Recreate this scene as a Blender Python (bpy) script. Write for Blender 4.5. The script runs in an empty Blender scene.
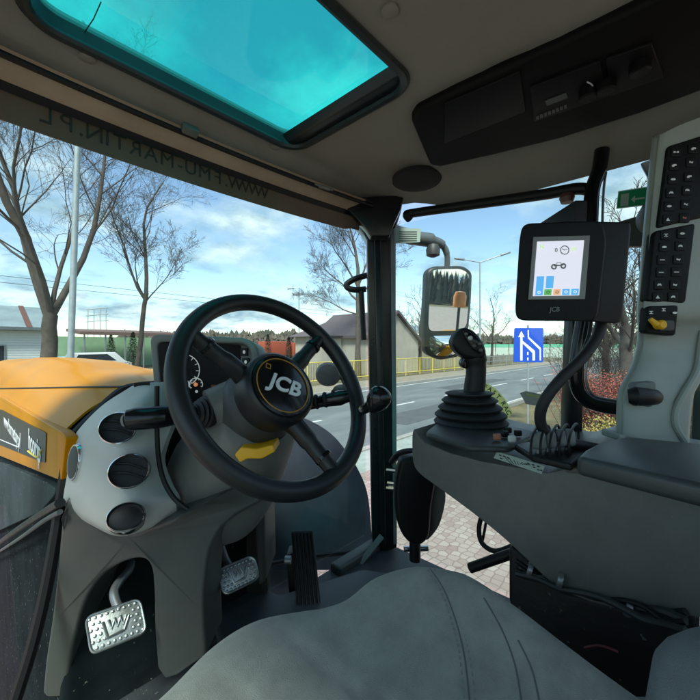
import bpy, bmesh, math, random
from mathutils import Vector, Matrix, noise as mnoise
random.seed(7)
R=math.radians
S=bpy.context.scene
# ------------------------------------------------------------------ camera, sky, sun, exposure
CZ=2.30                       # camera height above the paving/road level
F=370.0; HZ=346.0             # focal length in photo pixels, horizon row
cam_d=bpy.data.cameras.new('camera'); cam=bpy.data.objects.new('camera',cam_d)
S.collection.objects.link(cam); S.camera=cam
cam.location=(0,0,CZ)
YAW=math.atan2(.734,.679)
cam.rotation_euler=(R(90),0,-YAW)
cam_d.sensor_width=36; cam_d.lens=36*F/700; cam_d.shift_y=-(350-HZ)/700
cam_d.clip_start=.02; cam_d.clip_end=3000
S.view_settings.view_transform='Standard'; S.view_settings.look='None'
S.view_settings.gamma=1; S.view_settings.use_curve_mapping=False
S.view_settings.exposure=1.56
SUN_EL=R(52); SUN_AZ=R(236)   # azimuth clockwise from +Y
w=bpy.data.worlds.new('World'); S.world=w; w.use_nodes=True
nt=w.node_tree; N=nt.nodes; L=nt.links; N.clear()
out=N.new('ShaderNodeOutputWorld'); bg=N.new('ShaderNodeBackground'); bg.inputs[1].default_value=.080
sky=N.new('ShaderNodeTexSky'); sky.sky_type='NISHITA'; sky.sun_disc=False
sky.sun_elevation=SUN_EL; sky.sun_rotation=SUN_AZ; sky.air_density=1.0; sky.dust_density=.3; sky.ozone_density=1.0
tc=N.new('ShaderNodeTexCoord'); sp=N.new('ShaderNodeSeparateXYZ'); L.new(tc.outputs['Generated'],sp.inputs[0])
ad=N.new('ShaderNodeMath'); ad.operation='ADD'; ad.inputs[1].default_value=.22; L.new(sp.outputs[2],ad.inputs[0])
mxz=N.new('ShaderNodeMath'); mxz.operation='MAXIMUM'; mxz.inputs[1].default_value=.05; L.new(ad.outputs[0],mxz.inputs[0])
dx=N.new('ShaderNodeMath'); dx.operation='DIVIDE'; L.new(sp.outputs[0],dx.inputs[0]); L.new(mxz.outputs[0],dx.inputs[1])
dy=N.new('ShaderNodeMath'); dy.operation='DIVIDE'; L.new(sp.outputs[1],dy.inputs[0]); L.new(mxz.outputs[0],dy.inputs[1])
cb=N.new('ShaderNodeCombineXYZ'); L.new(dx.outputs[0],cb.inputs[0]); L.new(dy.outputs[0],cb.inputs[1])
def wnoise(scale,det,rough,off):
    n=N.new('ShaderNodeTexNoise'); n.inputs['Scale'].default_value=scale; n.inputs['Detail'].default_value=det; n.inputs['Roughness'].default_value=rough
    a=N.new('ShaderNodeVectorMath'); a.operation='ADD'; a.inputs[1].default_value=off; L.new(cb.outputs[0],a.inputs[0]); L.new(a.outputs[0],n.inputs['Vector']); return n
n1=wnoise(1.15,9,.58,(3.1,1.7,0)); n2=wnoise(2.6,7,.6,(8.2,4.4,2.0))
cr=N.new('ShaderNodeValToRGB'); cr.color_ramp.elements[0].position=.455; cr.color_ramp.elements[1].position=.60; L.new(n1.outputs[0],cr.inputs[0])
cc=N.new('ShaderNodeValToRGB'); cc.color_ramp.elements[0].position=.40; cc.color_ramp.elements[1].position=.60
cc.color_ramp.elements[0].color=(1.75,2.55,3.3,1); cc.color_ramp.elements[1].color=(4.6,5.1,5.4,1); L.new(n2.outputs[0],cc.inputs[0])
mixc=N.new('ShaderNodeMixRGB'); L.new(cr.outputs[0],mixc.inputs[0]); L.new(sky.outputs[0],mixc.inputs[1]); L.new(cc.outputs[0],mixc.inputs[2])
L.new(mixc.outputs[0],bg.inputs[0]); L.new(bg.outputs[0],out.inputs[0])
sd=bpy.data.lights.new('sun','SUN'); sd.energy=2.2; sd.angle=R(14); sd.color=(1,.95,.88)
so=bpy.data.objects.new('sun',sd); S.collection.objects.link(so)
sv=Vector((math.sin(SUN_AZ)*math.cos(SUN_EL),math.cos(SUN_AZ)*math.cos(SUN_EL),math.sin(SUN_EL)))
so.rotation_euler=sv.to_track_quat('Z','Y').to_euler()
S.cycles.transparent_max_bounces=24; S.cycles.max_bounces=10
# ------------------------------------------------------------------ pixel -> place helpers (all give true 3D points at stated depths/planes)
def dirp(px,py):
    c=(px-350)/F; return Vector((.734+.679*c,.679-.734*c,(HZ-py)/F))
O=Vector((0,0,CZ))
def W(px,py,d): return O+dirp(px,py)*d
def onX(px,py,x): v=dirp(px,py); return O+v*(x/v.x)
def onY(px,py,y): v=dirp(px,py); return O+v*(y/v.y)
def onZ(px,py,z): v=dirp(px,py); return O+v*(z/v.z)        # z relative to the camera
def onP(px,py,p,n): v=dirp(px,py); return O+v*((p-O).dot(n)/v.dot(n))
FW=Vector((.734,.679,0)); RT=Vector((.679,-.734,0)); UP=Vector((0,0,1))
# ------------------------------------------------------------------ materials
MATS={}
def mat(name,col,rough=.5,metal=0,var=.12,vscale=8,bump=0,bscale=200,spec=.5,coat=0,emit=None,estr=0,col2=None,speck=None,stretch=None):
    if name in MATS: return MATS[name]
    m=bpy.data.materials.new(name); m.use_nodes=True; nt=m.node_tree; N=nt.nodes; L=nt.links
    b=N['Principled BSDF']; b.inputs['Roughness'].default_value=rough; b.inputs['Metallic'].default_value=metal
    b.inputs['Specular IOR Level'].default_value=spec; b.inputs['Coat Weight'].default_value=coat; b.inputs['Coat Roughness'].default_value=.04
    tc=N.new('ShaderNodeTexCoord'); src=tc.outputs['Object']
    if stretch:
        mp=N.new('ShaderNodeMapping'); mp.inputs['Scale'].default_value=stretch; L.new(src,mp.inputs[0]); src=mp.outputs[0]
    n=N.new('ShaderNodeTexNoise'); n.inputs['Scale'].default_value=vscale; n.inputs['Detail'].default_value=7; n.inputs['Roughness'].default_value=.65; L.new(src,n.inputs['Vector'])
    mx=N.new('ShaderNodeMixRGB'); c=Vector(col[:3]); c2=Vector(col2[:3]) if col2 else c*(1+var)
    mx.inputs[1].default_value=(*(c*(1-var)),1); mx.inputs[2].default_value=(*c2,1)
    rp=N.new('ShaderNodeValToRGB'); rp.color_ramp.elements[0].position=.36; rp.color_ramp.elements[1].position=.64
    L.new(n.outputs[0],rp.inputs[0]); L.new(rp.outputs[0],mx.inputs[0]); o=mx.outputs[0]
    if speck:   # (scale, threshold, colour)
        v=N.new('ShaderNodeTexNoise'); v.inputs['Scale'].default_value=speck[0]; v.inputs['Detail'].default_value=2; L.new(tc.outputs['Object'],v.inputs['Vector'])
        r2=N.new('ShaderNodeValToRGB'); r2.color_ramp.elements[0].position=speck[1]; r2.color_ramp.elements[1].position=speck[1]+.03; L.new(v.outputs[0],r2.inputs[0])
        m2=N.new('ShaderNodeMixRGB'); m2.inputs[2].default_value=(*speck[2],1); L.new(r2.outputs[0],m2.inputs[0]); L.new(o,m2.inputs[1]); o=m2.outputs[0]
    L.new(o,b.inputs['Base Color'])
    # roughness break-up
    mr=N.new('ShaderNodeMapRange'); mr.inputs['To Min'].default_value=max(.02,rough*.8); mr.inputs['To Max'].default_value=min(1,rough*1.25); L.new(n.outputs[0],mr.inputs[0]); L.new(mr.outputs[0],b.inputs['Roughness'])
    if bump:
        nb=N.new('ShaderNodeTexNoise'); nb.inputs['Scale'].default_value=bscale; nb.inputs['Detail'].default_value=3; L.new(src,nb.inputs['Vector'])
        bp=N.new('ShaderNodeBump'); bp.inputs['Strength'].default_value=bump; bp.inputs['Distance'].default_value=.001; L.new(nb.outputs[0],bp.inputs['Height']); L.new(bp.outputs[0],b.inputs['Normal'])
    if emit: b.inputs['Emission Color'].default_value=(*emit,1); b.inputs['Emission Strength'].default_value=estr
    MATS[name]=m; return m
def glassmat(name,tint,refl=.5,smear=None):
    m=bpy.data.materials.new(name); m.use_nodes=True; nt=m.node_tree; N=nt.nodes; L=nt.links; N.clear()
    o=N.new('ShaderNodeOutputMaterial'); t=N.new('ShaderNodeBsdfTransparent'); t.inputs[0].default_value=(*tint,1)
    g=N.new('ShaderNodeBsdfGlossy'); g.inputs['Roughness'].default_value=.01
    ge=N.new('ShaderNodeNewGeometry'); dt=N.new('ShaderNodeVectorMath'); dt.operation='DOT_PRODUCT'; L.new(ge.outputs['Incoming'],dt.inputs[0]); L.new(ge.outputs['Normal'],dt.inputs[1])
    def mth(op,a,b=None):
        q=N.new('ShaderNodeMath'); q.operation=op
        for i,v in enumerate((a,b)):
            if v is None: continue
            if isinstance(v,(int,float)): q.inputs[i].default_value=v
            else: L.new(v,q.inputs[i])
        return q.outputs[0]
    fr_=mth('POWER',mth('SUBTRACT',1.0,mth('ABSOLUTE',dt.outputs['Value'])),5.0)
    kk=mth('MULTIPLY',mth('ADD',mth('MULTIPLY',fr_,.96),.04),refl)
    mx=N.new('ShaderNodeMixShader'); L.new(kk,mx.inputs[0]); L.new(t.outputs[0],mx.inputs[1]); L.new(g.outputs[0],mx.inputs[2])
    last=mx
    tc=N.new('ShaderNodeTexCoord'); n=N.new('ShaderNodeTexNoise'); n.inputs['Scale'].default_value=smear[0]; n.inputs['Detail'].default_value=6; L.new(tc.outputs['Object'],n.inputs['Vector'])
    r=N.new('ShaderNodeValToRGB'); r.color_ramp.elements[0].position=smear[1]; r.color_ramp.elements[1].position=smear[1]+.25; r.color_ramp.elements[1].color=(smear[2],)*3+(1,); L.new(n.outputs[0],r.inputs[0])
    d=N.new('ShaderNodeBsdfDiffuse'); d.inputs[0].default_value=(.55,.55,.52,1)
    m2=N.new('ShaderNodeMixShader'); L.new(r.outputs[0],m2.inputs[0]); L.new(last.outputs[0],m2.inputs[1]); L.new(d.outputs[0],m2.inputs[2])
    L.new(m2.outputs[0],o.inputs[0]); return m
BLACK=mat('black_plastic',(.009,.009,.010),.46,spec=.32,bump=.25,bscale=900)
GLOSS=mat('gloss_black',(.006,.007,.008),.2,coat=.15,spec=.35)
RUB=mat('black_rubber',(.010,.010,.011),.6,bump=.3,bscale=700)
WHEELM=mat('wheel_leather',(.010,.011,.012),.40,bump=.22,bscale=1100,spec=.5)
POD=mat('pale_grey_trim',(.47,.475,.44),.42,var=.05,bump=.3,bscale=1300,spec=.45)
TOWER=mat('green_grey_trim',(.31,.345,.315),.46,var=.06,bump=.3,bscale=1300)
DG=mat('dark_grey_trim',(.145,.146,.132),.42,speck=(260,.735,(.26,.26,.24)),var=.14,bump=.35,bscale=1100)
DG2=mat('charcoal_trim',(.042,.046,.046),.45,var=.1,bump=.35,bscale=1100)
HEAD=mat('headliner_fabric',(.25,.242,.215),.85,var=.05,bump=.5,bscale=1500,spec=.2)
TAN=mat('tan_header',(.42,.31,.22),.75,var=.12,bump=.4,bscale=900)
FLOORM=mat('floor_mat',(.032,.036,.040),.6,var=.3,vscale=12,bump=.6,bscale=400,speck=(130,.70,(.16,.15,.13)))
YEL=mat('yellow_paint',(.52,.200,.002),.30,var=.07,vscale=5,coat=.04,spec=.03,speck=(60,.74,(.45,.30,.12)))
YLEV=mat('yellow_plastic',(.80,.42,.01),.4,var=.04)
CHROME=mat('chrome',(.75,.76,.76),.12,metal=1,var=.03)
ALU=mat('pedal_aluminium',(.32,.345,.335),.34,metal=.85,var=.12,vscale=60,bump=.2,bscale=300)
STEEL=mat('grey_steel',(.28,.29,.30),.4,metal=.7)
PALE=mat('pale_print',(.62,.66,.64),.6,var=.05)
ENG=mat('engine_side_panel',(.012,.015,.018),.9,spec=.05,var=.35,vscale=6,speck=(90,.70,(.22,.21,.19)))
def fabric():
    m=mat('seat_fabric',(.26,.262,.235),.92,var=.14,vscale=26,spec=.15,bump=0)
    N=m.node_tree.nodes; L=m.node_tree.links; b=N['Principled BSDF']; tc=[n for n in N if n.type=='TEX_COORD'][0]
    v=N.new('ShaderNodeTexVoronoi'); v.inputs['Scale'].default_value=1100; L.new(tc.outputs['Object'],v.inputs['Vector'])
    bp=N.new('ShaderNodeBump'); bp.inputs['Strength'].default_value=.4; bp.inputs['Distance'].default_value=.0012; L.new(v.outputs['Distance'],bp.inputs['Height']); L.new(bp.outputs[0],b.inputs['Normal'])
    b.inputs['Sheen Weight'].default_value=.25
    ln=N.new('ShaderNodeTexNoise'); ln.inputs['Scale'].default_value=14; ln.inputs['Detail'].default_value=1; L.new(tc.outputs['Object'],ln.inputs['Vector'])
    b2=N.new('ShaderNodeBump'); b2.inputs['Strength'].default_value=.22; b2.inputs['Distance'].default_value=.012; L.new(ln.outputs[0],b2.inputs['Height']); L.new(b2.outputs[0],bp.inputs['Normal'])
    return m
FAB=fabric()
# ------------------------------------------------------------------ mesh helpers
def cr(pts,n=6,closed=False):
    P=[Vector(p) for p in pts]; m=len(P); o=[]
    for i in range(m if closed else m-1):
        if closed: a,b,c,d=P[(i-1)%m],P[i],P[(i+1)%m],P[(i+2)%m]
        else: a,b,c,d=P[max(i-1,0)],P[i],P[i+1],P[min(i+2,m-1)]
        for k in range(n):
            t=k/n; o.append(.5*((2*b)+(c-a)*t+(2*a-5*b+4*c-d)*t*t+(3*b-a-3*c+d)*t**3))
    if not closed: o.append(P[-1])
    return o
def s2(pts,n=5,closed=True): return [(p.x,p.y) for p in cr([(a[0],a[1],0) for a in pts],n,closed)]
def BM(): return bmesh.new()
def tube(bm,pts,r,seg=10,closed=False,cap=True,sx=1.0,up=None):
    P=[Vector(p) for p in pts]; n=len(P); rs=r if isinstance(r,(list,tuple)) else [r]*n; rings=[]; prev=None
    for i in range(n):
        if closed: t=(P[(i+1)%n]-P[(i-1)%n])
        else: t=P[min(i+1,n-1)]-P[max(i-1,0)]
        t.normalize()
        if prev is None:
            a=Vector(up) if up else (Vector((0,0,1)) if abs(t.z)<.9 else Vector((1,0,0)))
            u=a.cross(t).normalized()
        else: u=(prev-t*prev.dot(t)).normalized()
        prev=u; v=t.cross(u)
        rings.append([bm.verts.new(P[i]+(u*math.cos(2*math.pi*k/seg)*sx+v*math.sin(2*math.pi*k/seg))*rs[i]) for k in range(seg)])
    for i in range(n if closed else n-1):
        A,B=rings[i],rings[(i+1)%n]
        for k in range(seg): bm.faces.new((A[k],A[(k+1)%seg],B[(k+1)%seg],B[k]))
    if cap and not closed: bm.faces.new(rings[0][::-1]); bm.faces.new(rings[-1])
    return bm
def lathe(bm,prof,o,ax,seg=40,ref=None,sx=1,sy=1):
    ax=Vector(ax).normalized(); o=Vector(o)
    a=Vector(ref) if ref else (Vector((0,0,1)) if abs(ax.z)<.9 else Vector((1,0,0)))
    u=(a-ax*a.dot(ax)).normalized(); v=ax.cross(u); rings=[]
    for r,h in prof:
        if r<1e-6: rings.append([bm.verts.new(o+ax*h)])
        else: rings.append([bm.verts.new(o+ax*h+(u*math.cos(2*math.pi*k/seg)*sx+v*math.sin(2*math.pi*k/seg)*sy)*r) for k in range(seg)])
    for A,B in zip(rings,rings[1:]):
        for k in range(seg):
            a_=A[k%len(A)];b_=A[(k+1)%len(A)];c_=B[(k+1)%len(B)];d_=B[k%len(B)]
            q=[]; [q.append(x) for x in (a_,b_,c_,d_) if x not in q]
            if len(q)>2: bm.faces.new(q)
    if len(rings[0])>1: bm.faces.new(rings[0][::-1])
    if len(rings[-1])>1: bm.faces.new(rings[-1])
    return bm
def prism(bm,pts,vec):
    A=[bm.verts.new(p) for p in pts]; B=[bm.verts.new(Vector(p)+Vector(vec)) for p in pts]; n=len(A)
    bm.faces.new(A); bm.faces.new(B[::-1])
    for i in range(n): bm.faces.new((A[i],B[i],B[(i+1)%n],A[(i+1)%n]))
    return bm
def box(bm,c,s,x=(1,0,0),z=(0,0,1)):
    x=Vector(x).normalized(); z=Vector(z); z=(z-x*z.dot(x)).normalized(); y=z.cross(x); c=Vector(c)
    V=[bm.verts.new(c+x*s[0]*a/2+y*s[1]*b/2+z*s[2]*d/2) for d in(-1,1) for b in(-1,1) for a in(-1,1)]
    for f in((0,2,3,1),(4,5,7,6),(0,1,5,4),(2,6,7,3),(0,4,6,2),(1,3,7,5)): bm.faces.new([V[i] for i in f])
    return bm
def box2(bm,a,b): a=Vector(a);b=Vector(b); return box(bm,(a+b)/2,[abs(b[i]-a[i]) for i in range(3)])
def grid(bm,rows,thick=None,closed=False):
    G=[[bm.verts.new(p) for p in r] for r in rows]
    H=[[bm.verts.new(Vector(p)+Vector(thick)) for p in r] for r in rows] if thick else None
    nr=len(G); nc=len(G[0]); cc=nc if closed else nc-1
    for i in range(nr-1):
        for j in range(cc):
            k=(j+1)%nc
            bm.faces.new((G[i][j],G[i][k],G[i+1][k],G[i+1][j]))
            if H: bm.faces.new((H[i][j],H[i+1][j],H[i+1][k],H[i][k]))
    if H:
        for j in range(cc):
            k=(j+1)%nc
            bm.faces.new((G[0][j],H[0][j],H[0][k],G[0][k])); bm.faces.new((G[-1][j],G[-1][k],H[-1][k],H[-1][j]))
        if not closed:
            for i in range(nr-1):
                bm.faces.new((G[i][0],G[i+1][0],H[i+1][0],H[i][0])); bm.faces.new((G[i][-1],H[i][-1],H[i+1][-1],G[i+1][-1]))
    return bm
def smooth_rows(rows,n=5,m=5):
    R1=[cr(r,m) for r in rows]; cols=[cr([r[j] for r in R1],n) for j in range(len(R1[0]))]
    return [[cols[j][i] for j in range(len(cols))] for i in range(len(cols[0]))]
def tag(o,label,cat,group=None,kind=None):
    if label: o['label']=label
    if cat: o['category']=cat
    if group: o['group']=group
    if kind: o['kind']=kind
    return o
def thing(name,label,cat,loc=(0,0,0),group=None):
    o=bpy.data.objects.new(name,None); S.collection.objects.link(o); o.location=loc; o.empty_display_size=.05
    return tag(o,label,cat,group)
def wloc(o):
    v=Vector((0,0,0))
    while o: v+=o.location; o=o.parent
    return v
def obj(name,bm,m,parent=None,bevel=0,bseg=3,ang=38,org=None,sub=0):
    bmesh.ops.recalc_face_normals(bm,faces=bm.faces)
    for f in bm.faces: f.smooth=True
    for e in bm.edges:
        if len(e.link_faces)==2 and e.calc_face_angle(0)>R(ang): e.smooth=False
    me=bpy.data.meshes.new(name)
    off=wloc(parent) if parent else Vector(org or (0,0,0))
    bmesh.ops.translate(bm,verts=bm.verts,vec=-off)
    bm.to_mesh(me); bm.free(); me.materials.append(m)
    o=bpy.data.objects.new(name,me); S.collection.objects.link(o)
    if parent: o.parent=parent
    else: o.location=off
    if bevel:
        b=o.modifiers.new('bevel','BEVEL'); b.width=bevel; b.segments=bseg; b.limit_method='ANGLE'; b.angle_limit=R(35); b.harden_normals=False
        for p in me.polygons: p.use_smooth=True
        at=me.attributes.get('sharp_edge')
        if at: me.attributes.remove(at)
    if sub:
        q=o.modifiers.new('sub','SUBSURF'); q.levels=sub; q.render_levels=sub
    return o
def struct(name,bm,m): o=obj(name,bm,m); o['kind']='structure'; return o
def plate(name,outl,d,thick,m,parent=None,bevel=.004,vec=None,bseg=3):
    """solid plate: photo outline set at depth d (number or function), given thickness along vec"""
    df=d if callable(d) else (lambda x,y:d)
    return obj(name,prism(BM(),[W(x,y,df(x,y)) for x,y in outl],(vec or FW)*thick),m,parent,bevel,bseg)
def text(name,s,m,org,xa,ya,size,parent=None,ext=.0006,bold=0,align='CENTER',mirror=False,shear=0):
    c=bpy.data.curves.new('t','FONT'); c.body=s; c.size=size; c.extrude=ext; c.offset=bold; c.align_x=align; c.align_y='CENTER'; c.shear=shear
    t=bpy.data.objects.new('t',c); S.collection.objects.link(t); dg=bpy.context.evaluated_depsgraph_get()
    me=bpy.data.meshes.new_from_object(t.evaluated_get(dg)); bpy.data.objects.remove(t)
    x=Vector(xa).normalized(); y=Vector(ya); y=(y-x*y.dot(x)).normalized(); z=x.cross(y)
    if mirror: x=-x
    off=wloc(parent) if parent else Vector((0,0,0))
    me.transform(Matrix.Translation(Vector(org)-off)@Matrix((x,y,z)).transposed().to_4x4())
    me.materials.clear(); me.materials.append(m); o=bpy.data.objects.new(name,me); S.collection.objects.link(o)
    if parent: o.parent=parent
    return o
def ellp(cx,cy,a,b,n=24,rot=0): return [(cx+a*math.cos(t)*math.cos(rot)-b*math.sin(t)*math.sin(rot),cy+a*math.cos(t)*math.sin(rot)+b*math.sin(t)*math.cos(rot)) for t in [2*math.pi*k/n for k in range(n)]]
def rrect(x0,y0,x1,y1,r,n=5):
    o=[]
    for cx,cy,a0 in((x1-r,y1-r,0),(x0+r,y1-r,90),(x0+r,y0+r,180),(x1-r,y0+r,270)):
        for k in range(n+1): a=R(a0+90*k/n); o.append((cx+r*math.cos(a),cy+r*math.sin(a)))
    return o
def rquad(q,r,n=5):
    """rounded corners for any polygon"""
    o=[];m=len(q)
    for i in range(m):
        p=Vector((*q[i],0));a=Vector((*q[i-1],0));b=Vector((*q[(i+1)%m],0))
        ra=min(r,(a-p).length/2.1); rb=min(r,(b-p).length/2.1)
        A=p+(a-p).normalized()*ra;B=p+(b-p).normalized()*rb
        for k in range(n+1):
            t=k/n; v=A*(1-t)**2+p*2*t*(1-t)+B*t*t; o.append((v.x,v.y))
    return o
# ================================================================== SETTING: ground, road, pavements
def sheet(name,x0,y0,x1,y1,z,m):
    bm=BM(); nx=8
    V=[bm.verts.new(p) for p in((x0,y0,z),(x1,y0,z),(x1,y1,z),(x0,y1,z))]; bm.faces.new(V); return struct(name,bm,m)
GRASS=mat('winter_grass',(.115,.105,.050),.95,var=.3,vscale=.8,col2=(.20,.165,.085),bump=1,bscale=40)
ASPH=mat('asphalt',(.13,.145,.15),.85,var=.1,vscale=1.5,col2=(.17,.185,.19),bump=.6,bscale=120,stretch=(.25,1,1))
SIDE=mat('concrete_pavement',(.25,.215,.165),.9,var=.12,vscale=3,bump=.5,bscale=60)
KERBM=mat('kerb_concrete',(.30,.29,.27),.85,var=.12,vscale=6)
WHITE=mat('road_paint',(.62,.62,.60),.7,var=.12,vscale=12)
def paving():
    m=mat('block_paving',(.30,.19,.16),.9,var=.2,vscale=3); N=m.node_tree.nodes; L=m.node_tree.links; b=N['Principled BSDF']
    tc=[n for n in N if n.type=='TEX_COORD'][0]; v=N.new('ShaderNodeTexVoronoi'); v.feature='DISTANCE_TO_EDGE'; v.inputs['Scale'].default_value=10.5; v.inputs['Randomness'].default_value=.45
    L.new(tc.outputs['Object'],v.inputs['Vector']); r=N.new('ShaderNodeValToRGB'); r.color_ramp.elements[0].position=.02; r.color_ramp.elements[1].position=.09; L.new(v.outputs[0],r.inputs[0])
    v2=N.new('ShaderNodeTexVoronoi'); v2.inputs['Scale'].default_value=10.5; v2.inputs['Randomness'].default_value=.45; L.new(tc.outputs['Object'],v2.inputs['Vector'])
    h=N.new('ShaderNodeMixRGB'); h.inputs[1].default_value=(.25,.185,.165,1); h.inputs[2].default_value=(.37,.325,.29,1); L.new(v2.outputs['Color'],h.inputs[0])
    k=N.new('ShaderNodeMixRGB'); k.inputs[1].default_value=(.19,.14,.125,1); L.new(r.outputs[0],k.inputs[0]); L.new(h.outputs[0],k.inputs[2]); L.new(k.outputs[0],b.inputs['Base Color']); return m
sheet('ground',-900,-900,900,900,-.03,GRASS)
sheet('road',-300,5.2,300,12.6,.0,ASPH)
bm=BM(); box2(bm,(-60,-40,-.02),(11,5.02,.10)); struct('forecourt_paving',bm,paving())
bm=BM(); box2(bm,(-300,12.8,-.02),(300,15.2,.12)); struct('far_pavement',bm,SIDE)
bm=BM(); box2(bm,(-300,12.6,-.02),(300,12.795,.14)); struct('far_kerb',bm,KERBM)
bm=BM(); box2(bm,(-300,5.025,-.02),(300,5.2,.13)); struct('near_kerb',bm,KERBM)
bm=BM(); box2(bm,(2.6,4.2,.09),(11,5.02,.104)); struct('drainage_strip',bm,mat('worn_green_concrete',(.30,.335,.31),.9,var=.15,vscale=4))
for k in range(-20,40): sheet('lane_dash',k*5.2,8.36,k*5.2+2.6,8.48,.004,WHITE)
sheet('edge_line',-300,12.25,300,12.36,.004,WHITE)
sheet('edge_line',14,5.45,300,5.56,.004,WHITE)
PATCH=mat('asphalt_patch',(.085,.093,.097),.9,var=.12,vscale=2,bump=.5,bscale=120)
for (x0,y0,x1,y1) in((9,6.1,13.5,7.4),(18,9.2,26,10.3),(4.5,10.4,7,11.6)): sheet('asphalt_patch',x0,y0,x1,y1,.004,PATCH)
# ================================================================== trees
BARK=mat('grey_bark',(.085,.070,.058),.95,var=.25,vscale=3,bump=2,bscale=30)
BARKD=mat('dark_bark',(.060,.050,.045),.95,var=.25,vscale=3,bump=2,bscale=30)
class TM:
    def __init__(s): s.v=[];s.f=[]
    def seg(s,P,Rr,k):
        base=len(s.v); prev=None
        for i,p in enumerate(P):
            t=(P[min(i+1,len(P)-1)]-P[max(i-1,0)]).normalized()
            u=(Vector((1,0,0)) if abs(t.x)<.8 else Vector((0,1,0))).cross(t).normalized() if prev is None else (prev-t*prev.dot(t)).normalized()
            prev=u; w_=t.cross(u)
            for j in range(k): a=2*math.pi*j/k; s.v.append(p+(u*math.cos(a)+w_*math.sin(a))*Rr[i])
        for i in range(len(P)-1):
            for j in range(k): s.f.append((base+i*k+j,base+i*k+(j+1)%k,base+(i+1)*k+(j+1)%k,base+(i+1)*k+j))
    def mesh(s,name,m,parent):
        me=bpy.data.meshes.new(name); me.from_pydata([tuple(q) for q in s.v],[],s.f); me.materials.append(m)
        for p in me.polygons: p.use_smooth=True
        o=bpy.data.objects.new(name,me); S.collection.objects.link(o); o.parent=parent; return o
def grow(T,rng,p,d,ln,r,lev,maxlev,bend=.16,upb=.05,minr=.006,nch=None,spread=1.0):
    n=7 if lev<2 else 5; P=[p.copy()]; Rr=[r]; q=p.copy(); dd=d.copy()
    for i in range(n):
        dd=(dd+Vector((rng.gauss(0,bend),rng.gauss(0,bend),rng.gauss(0,bend)+upb))).normalized(); q=q+dd*ln/n; P.append(q.copy()); Rr.append(max(minr*.8,r*(1-.72*(i+1)/n)))
    T.seg(P,Rr,7 if lev<1 else 5 if lev<2 else 3)
    if lev>=maxlev: return
    c=nch[lev] if nch else 6
    for i in range(c):
        t=.22+.78*(i+rng.random())/c; k=min(n-1,int(t*n)); b=P[k].lerp(P[k+1],t*n-k if t*n-k<1 else 1); ax=(P[k+1]-P[k]).normalized()
        side=Vector((rng.gauss(0,1),rng.gauss(0,1),rng.gauss(0,.6))); side=(side-ax*side.dot(ax)).normalized()
        nd=(ax*(.9)+side*rng.uniform(.4,.9)*spread+Vector((0,0,.12))).normalized()
        grow(T,rng,b,nd,ln*rng.uniform(.38,.62)*(1.1-.35*t),max(minr,Rr[k]*(.36 if lev==0 else .45)),lev+1,maxlev,bend*1.15,upb*.6,minr,nch,spread)
def bare_tree(name,label,base,trunk_h,trunk_r,limbs,seed,minr=.008,m=None,nch=(7,6,5),maxlev=3,group='bare winter trees',lean=(0,0)):
    """limbs: list of (dir, length, radius, start height fraction)"""
    rng=random.Random(seed); t=thing(name,label,'tree',base,group); m=m or BARK
    A=TM(); P=[];Rr=[]
    for i in range(9):
        f=i/8; P.append(Vector((lean[0]*f+rng.gauss(0,.02),lean[1]*f+rng.gauss(0,.02),trunk_h*f-.05))); Rr.append(trunk_r*(1.35-.45*min(1,f*3) if f<.34 else .9-.25*(f-.34)))
    A.seg(P,Rr,12); A.mesh('trunk',m,t)
    C=TM()
    for dv,ln,r,hf in limbs:
        i=min(7,int(hf*8)); b=P[i].lerp(P[i+1],min(1,hf*8-i)); grow(C,rng,b,Vector(dv).normalized(),ln,r,0,maxlev,.10,.03,minr,nch)
    C.mesh('crown',m,t); return t
def gpos(px,d,z=0): p=W(px,346,d); return Vector((p.x,p.y,z))
b=gpos(49,13.5)
def camdir(a,u,f=0): return RT*a+UP*u+FW*f
bare_tree('linden_tree','huge bare tree forking low into several thick limbs, in front of the white building',b,3.5,.30,
 [(camdir(-.36,1,.1),8.5,.14,.93),(camdir(-.03,1,-.15),9.5,.18,.97),(camdir(.26,1,.15),9,.13,.95),(camdir(-.16,1,.4),7,.09,.99),(camdir(.10,1,-.4),7,.09,.98)],11,.0045,nch=(8,7,6,4),maxlev=4)
b=gpos(133,17)
bare_tree('slim_tree','slender bare tree with one straight trunk left of the steering wheel',b,4.8,.125,
 [(camdir(.10,1,.1),6.2,.095,.97),(camdir(-.40,1,-.2),4.4,.06,.93),(camdir(.6,.8,.2),3.0,.035,.9),(camdir(-.55,.75,.3),3.2,.04,.95)],5,.0045,nch=(11,8,5,3),maxlev=4,lean=(.45,-.35))
b=gpos(358,27)
bare_tree('roadside_tree','bare tree just left of the dark cab pillar, in front of the tiled house',b,7.5,.20,
 [(camdir(-.12,1,.1),5.5,.14,.97),(camdir(-.8,.7,.1),4.6,.08,.75),(camdir(.7,.8,.2),5,.085,.8),(camdir(-.8,.25,.3),4,.06,.62),(camdir(.5,1,-.3),4.5,.085,.9),(camdir(-.5,1,-.2),4.5,.08,.88)],21,.006,nch=(10,8,6,3),maxlev=4)
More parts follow.
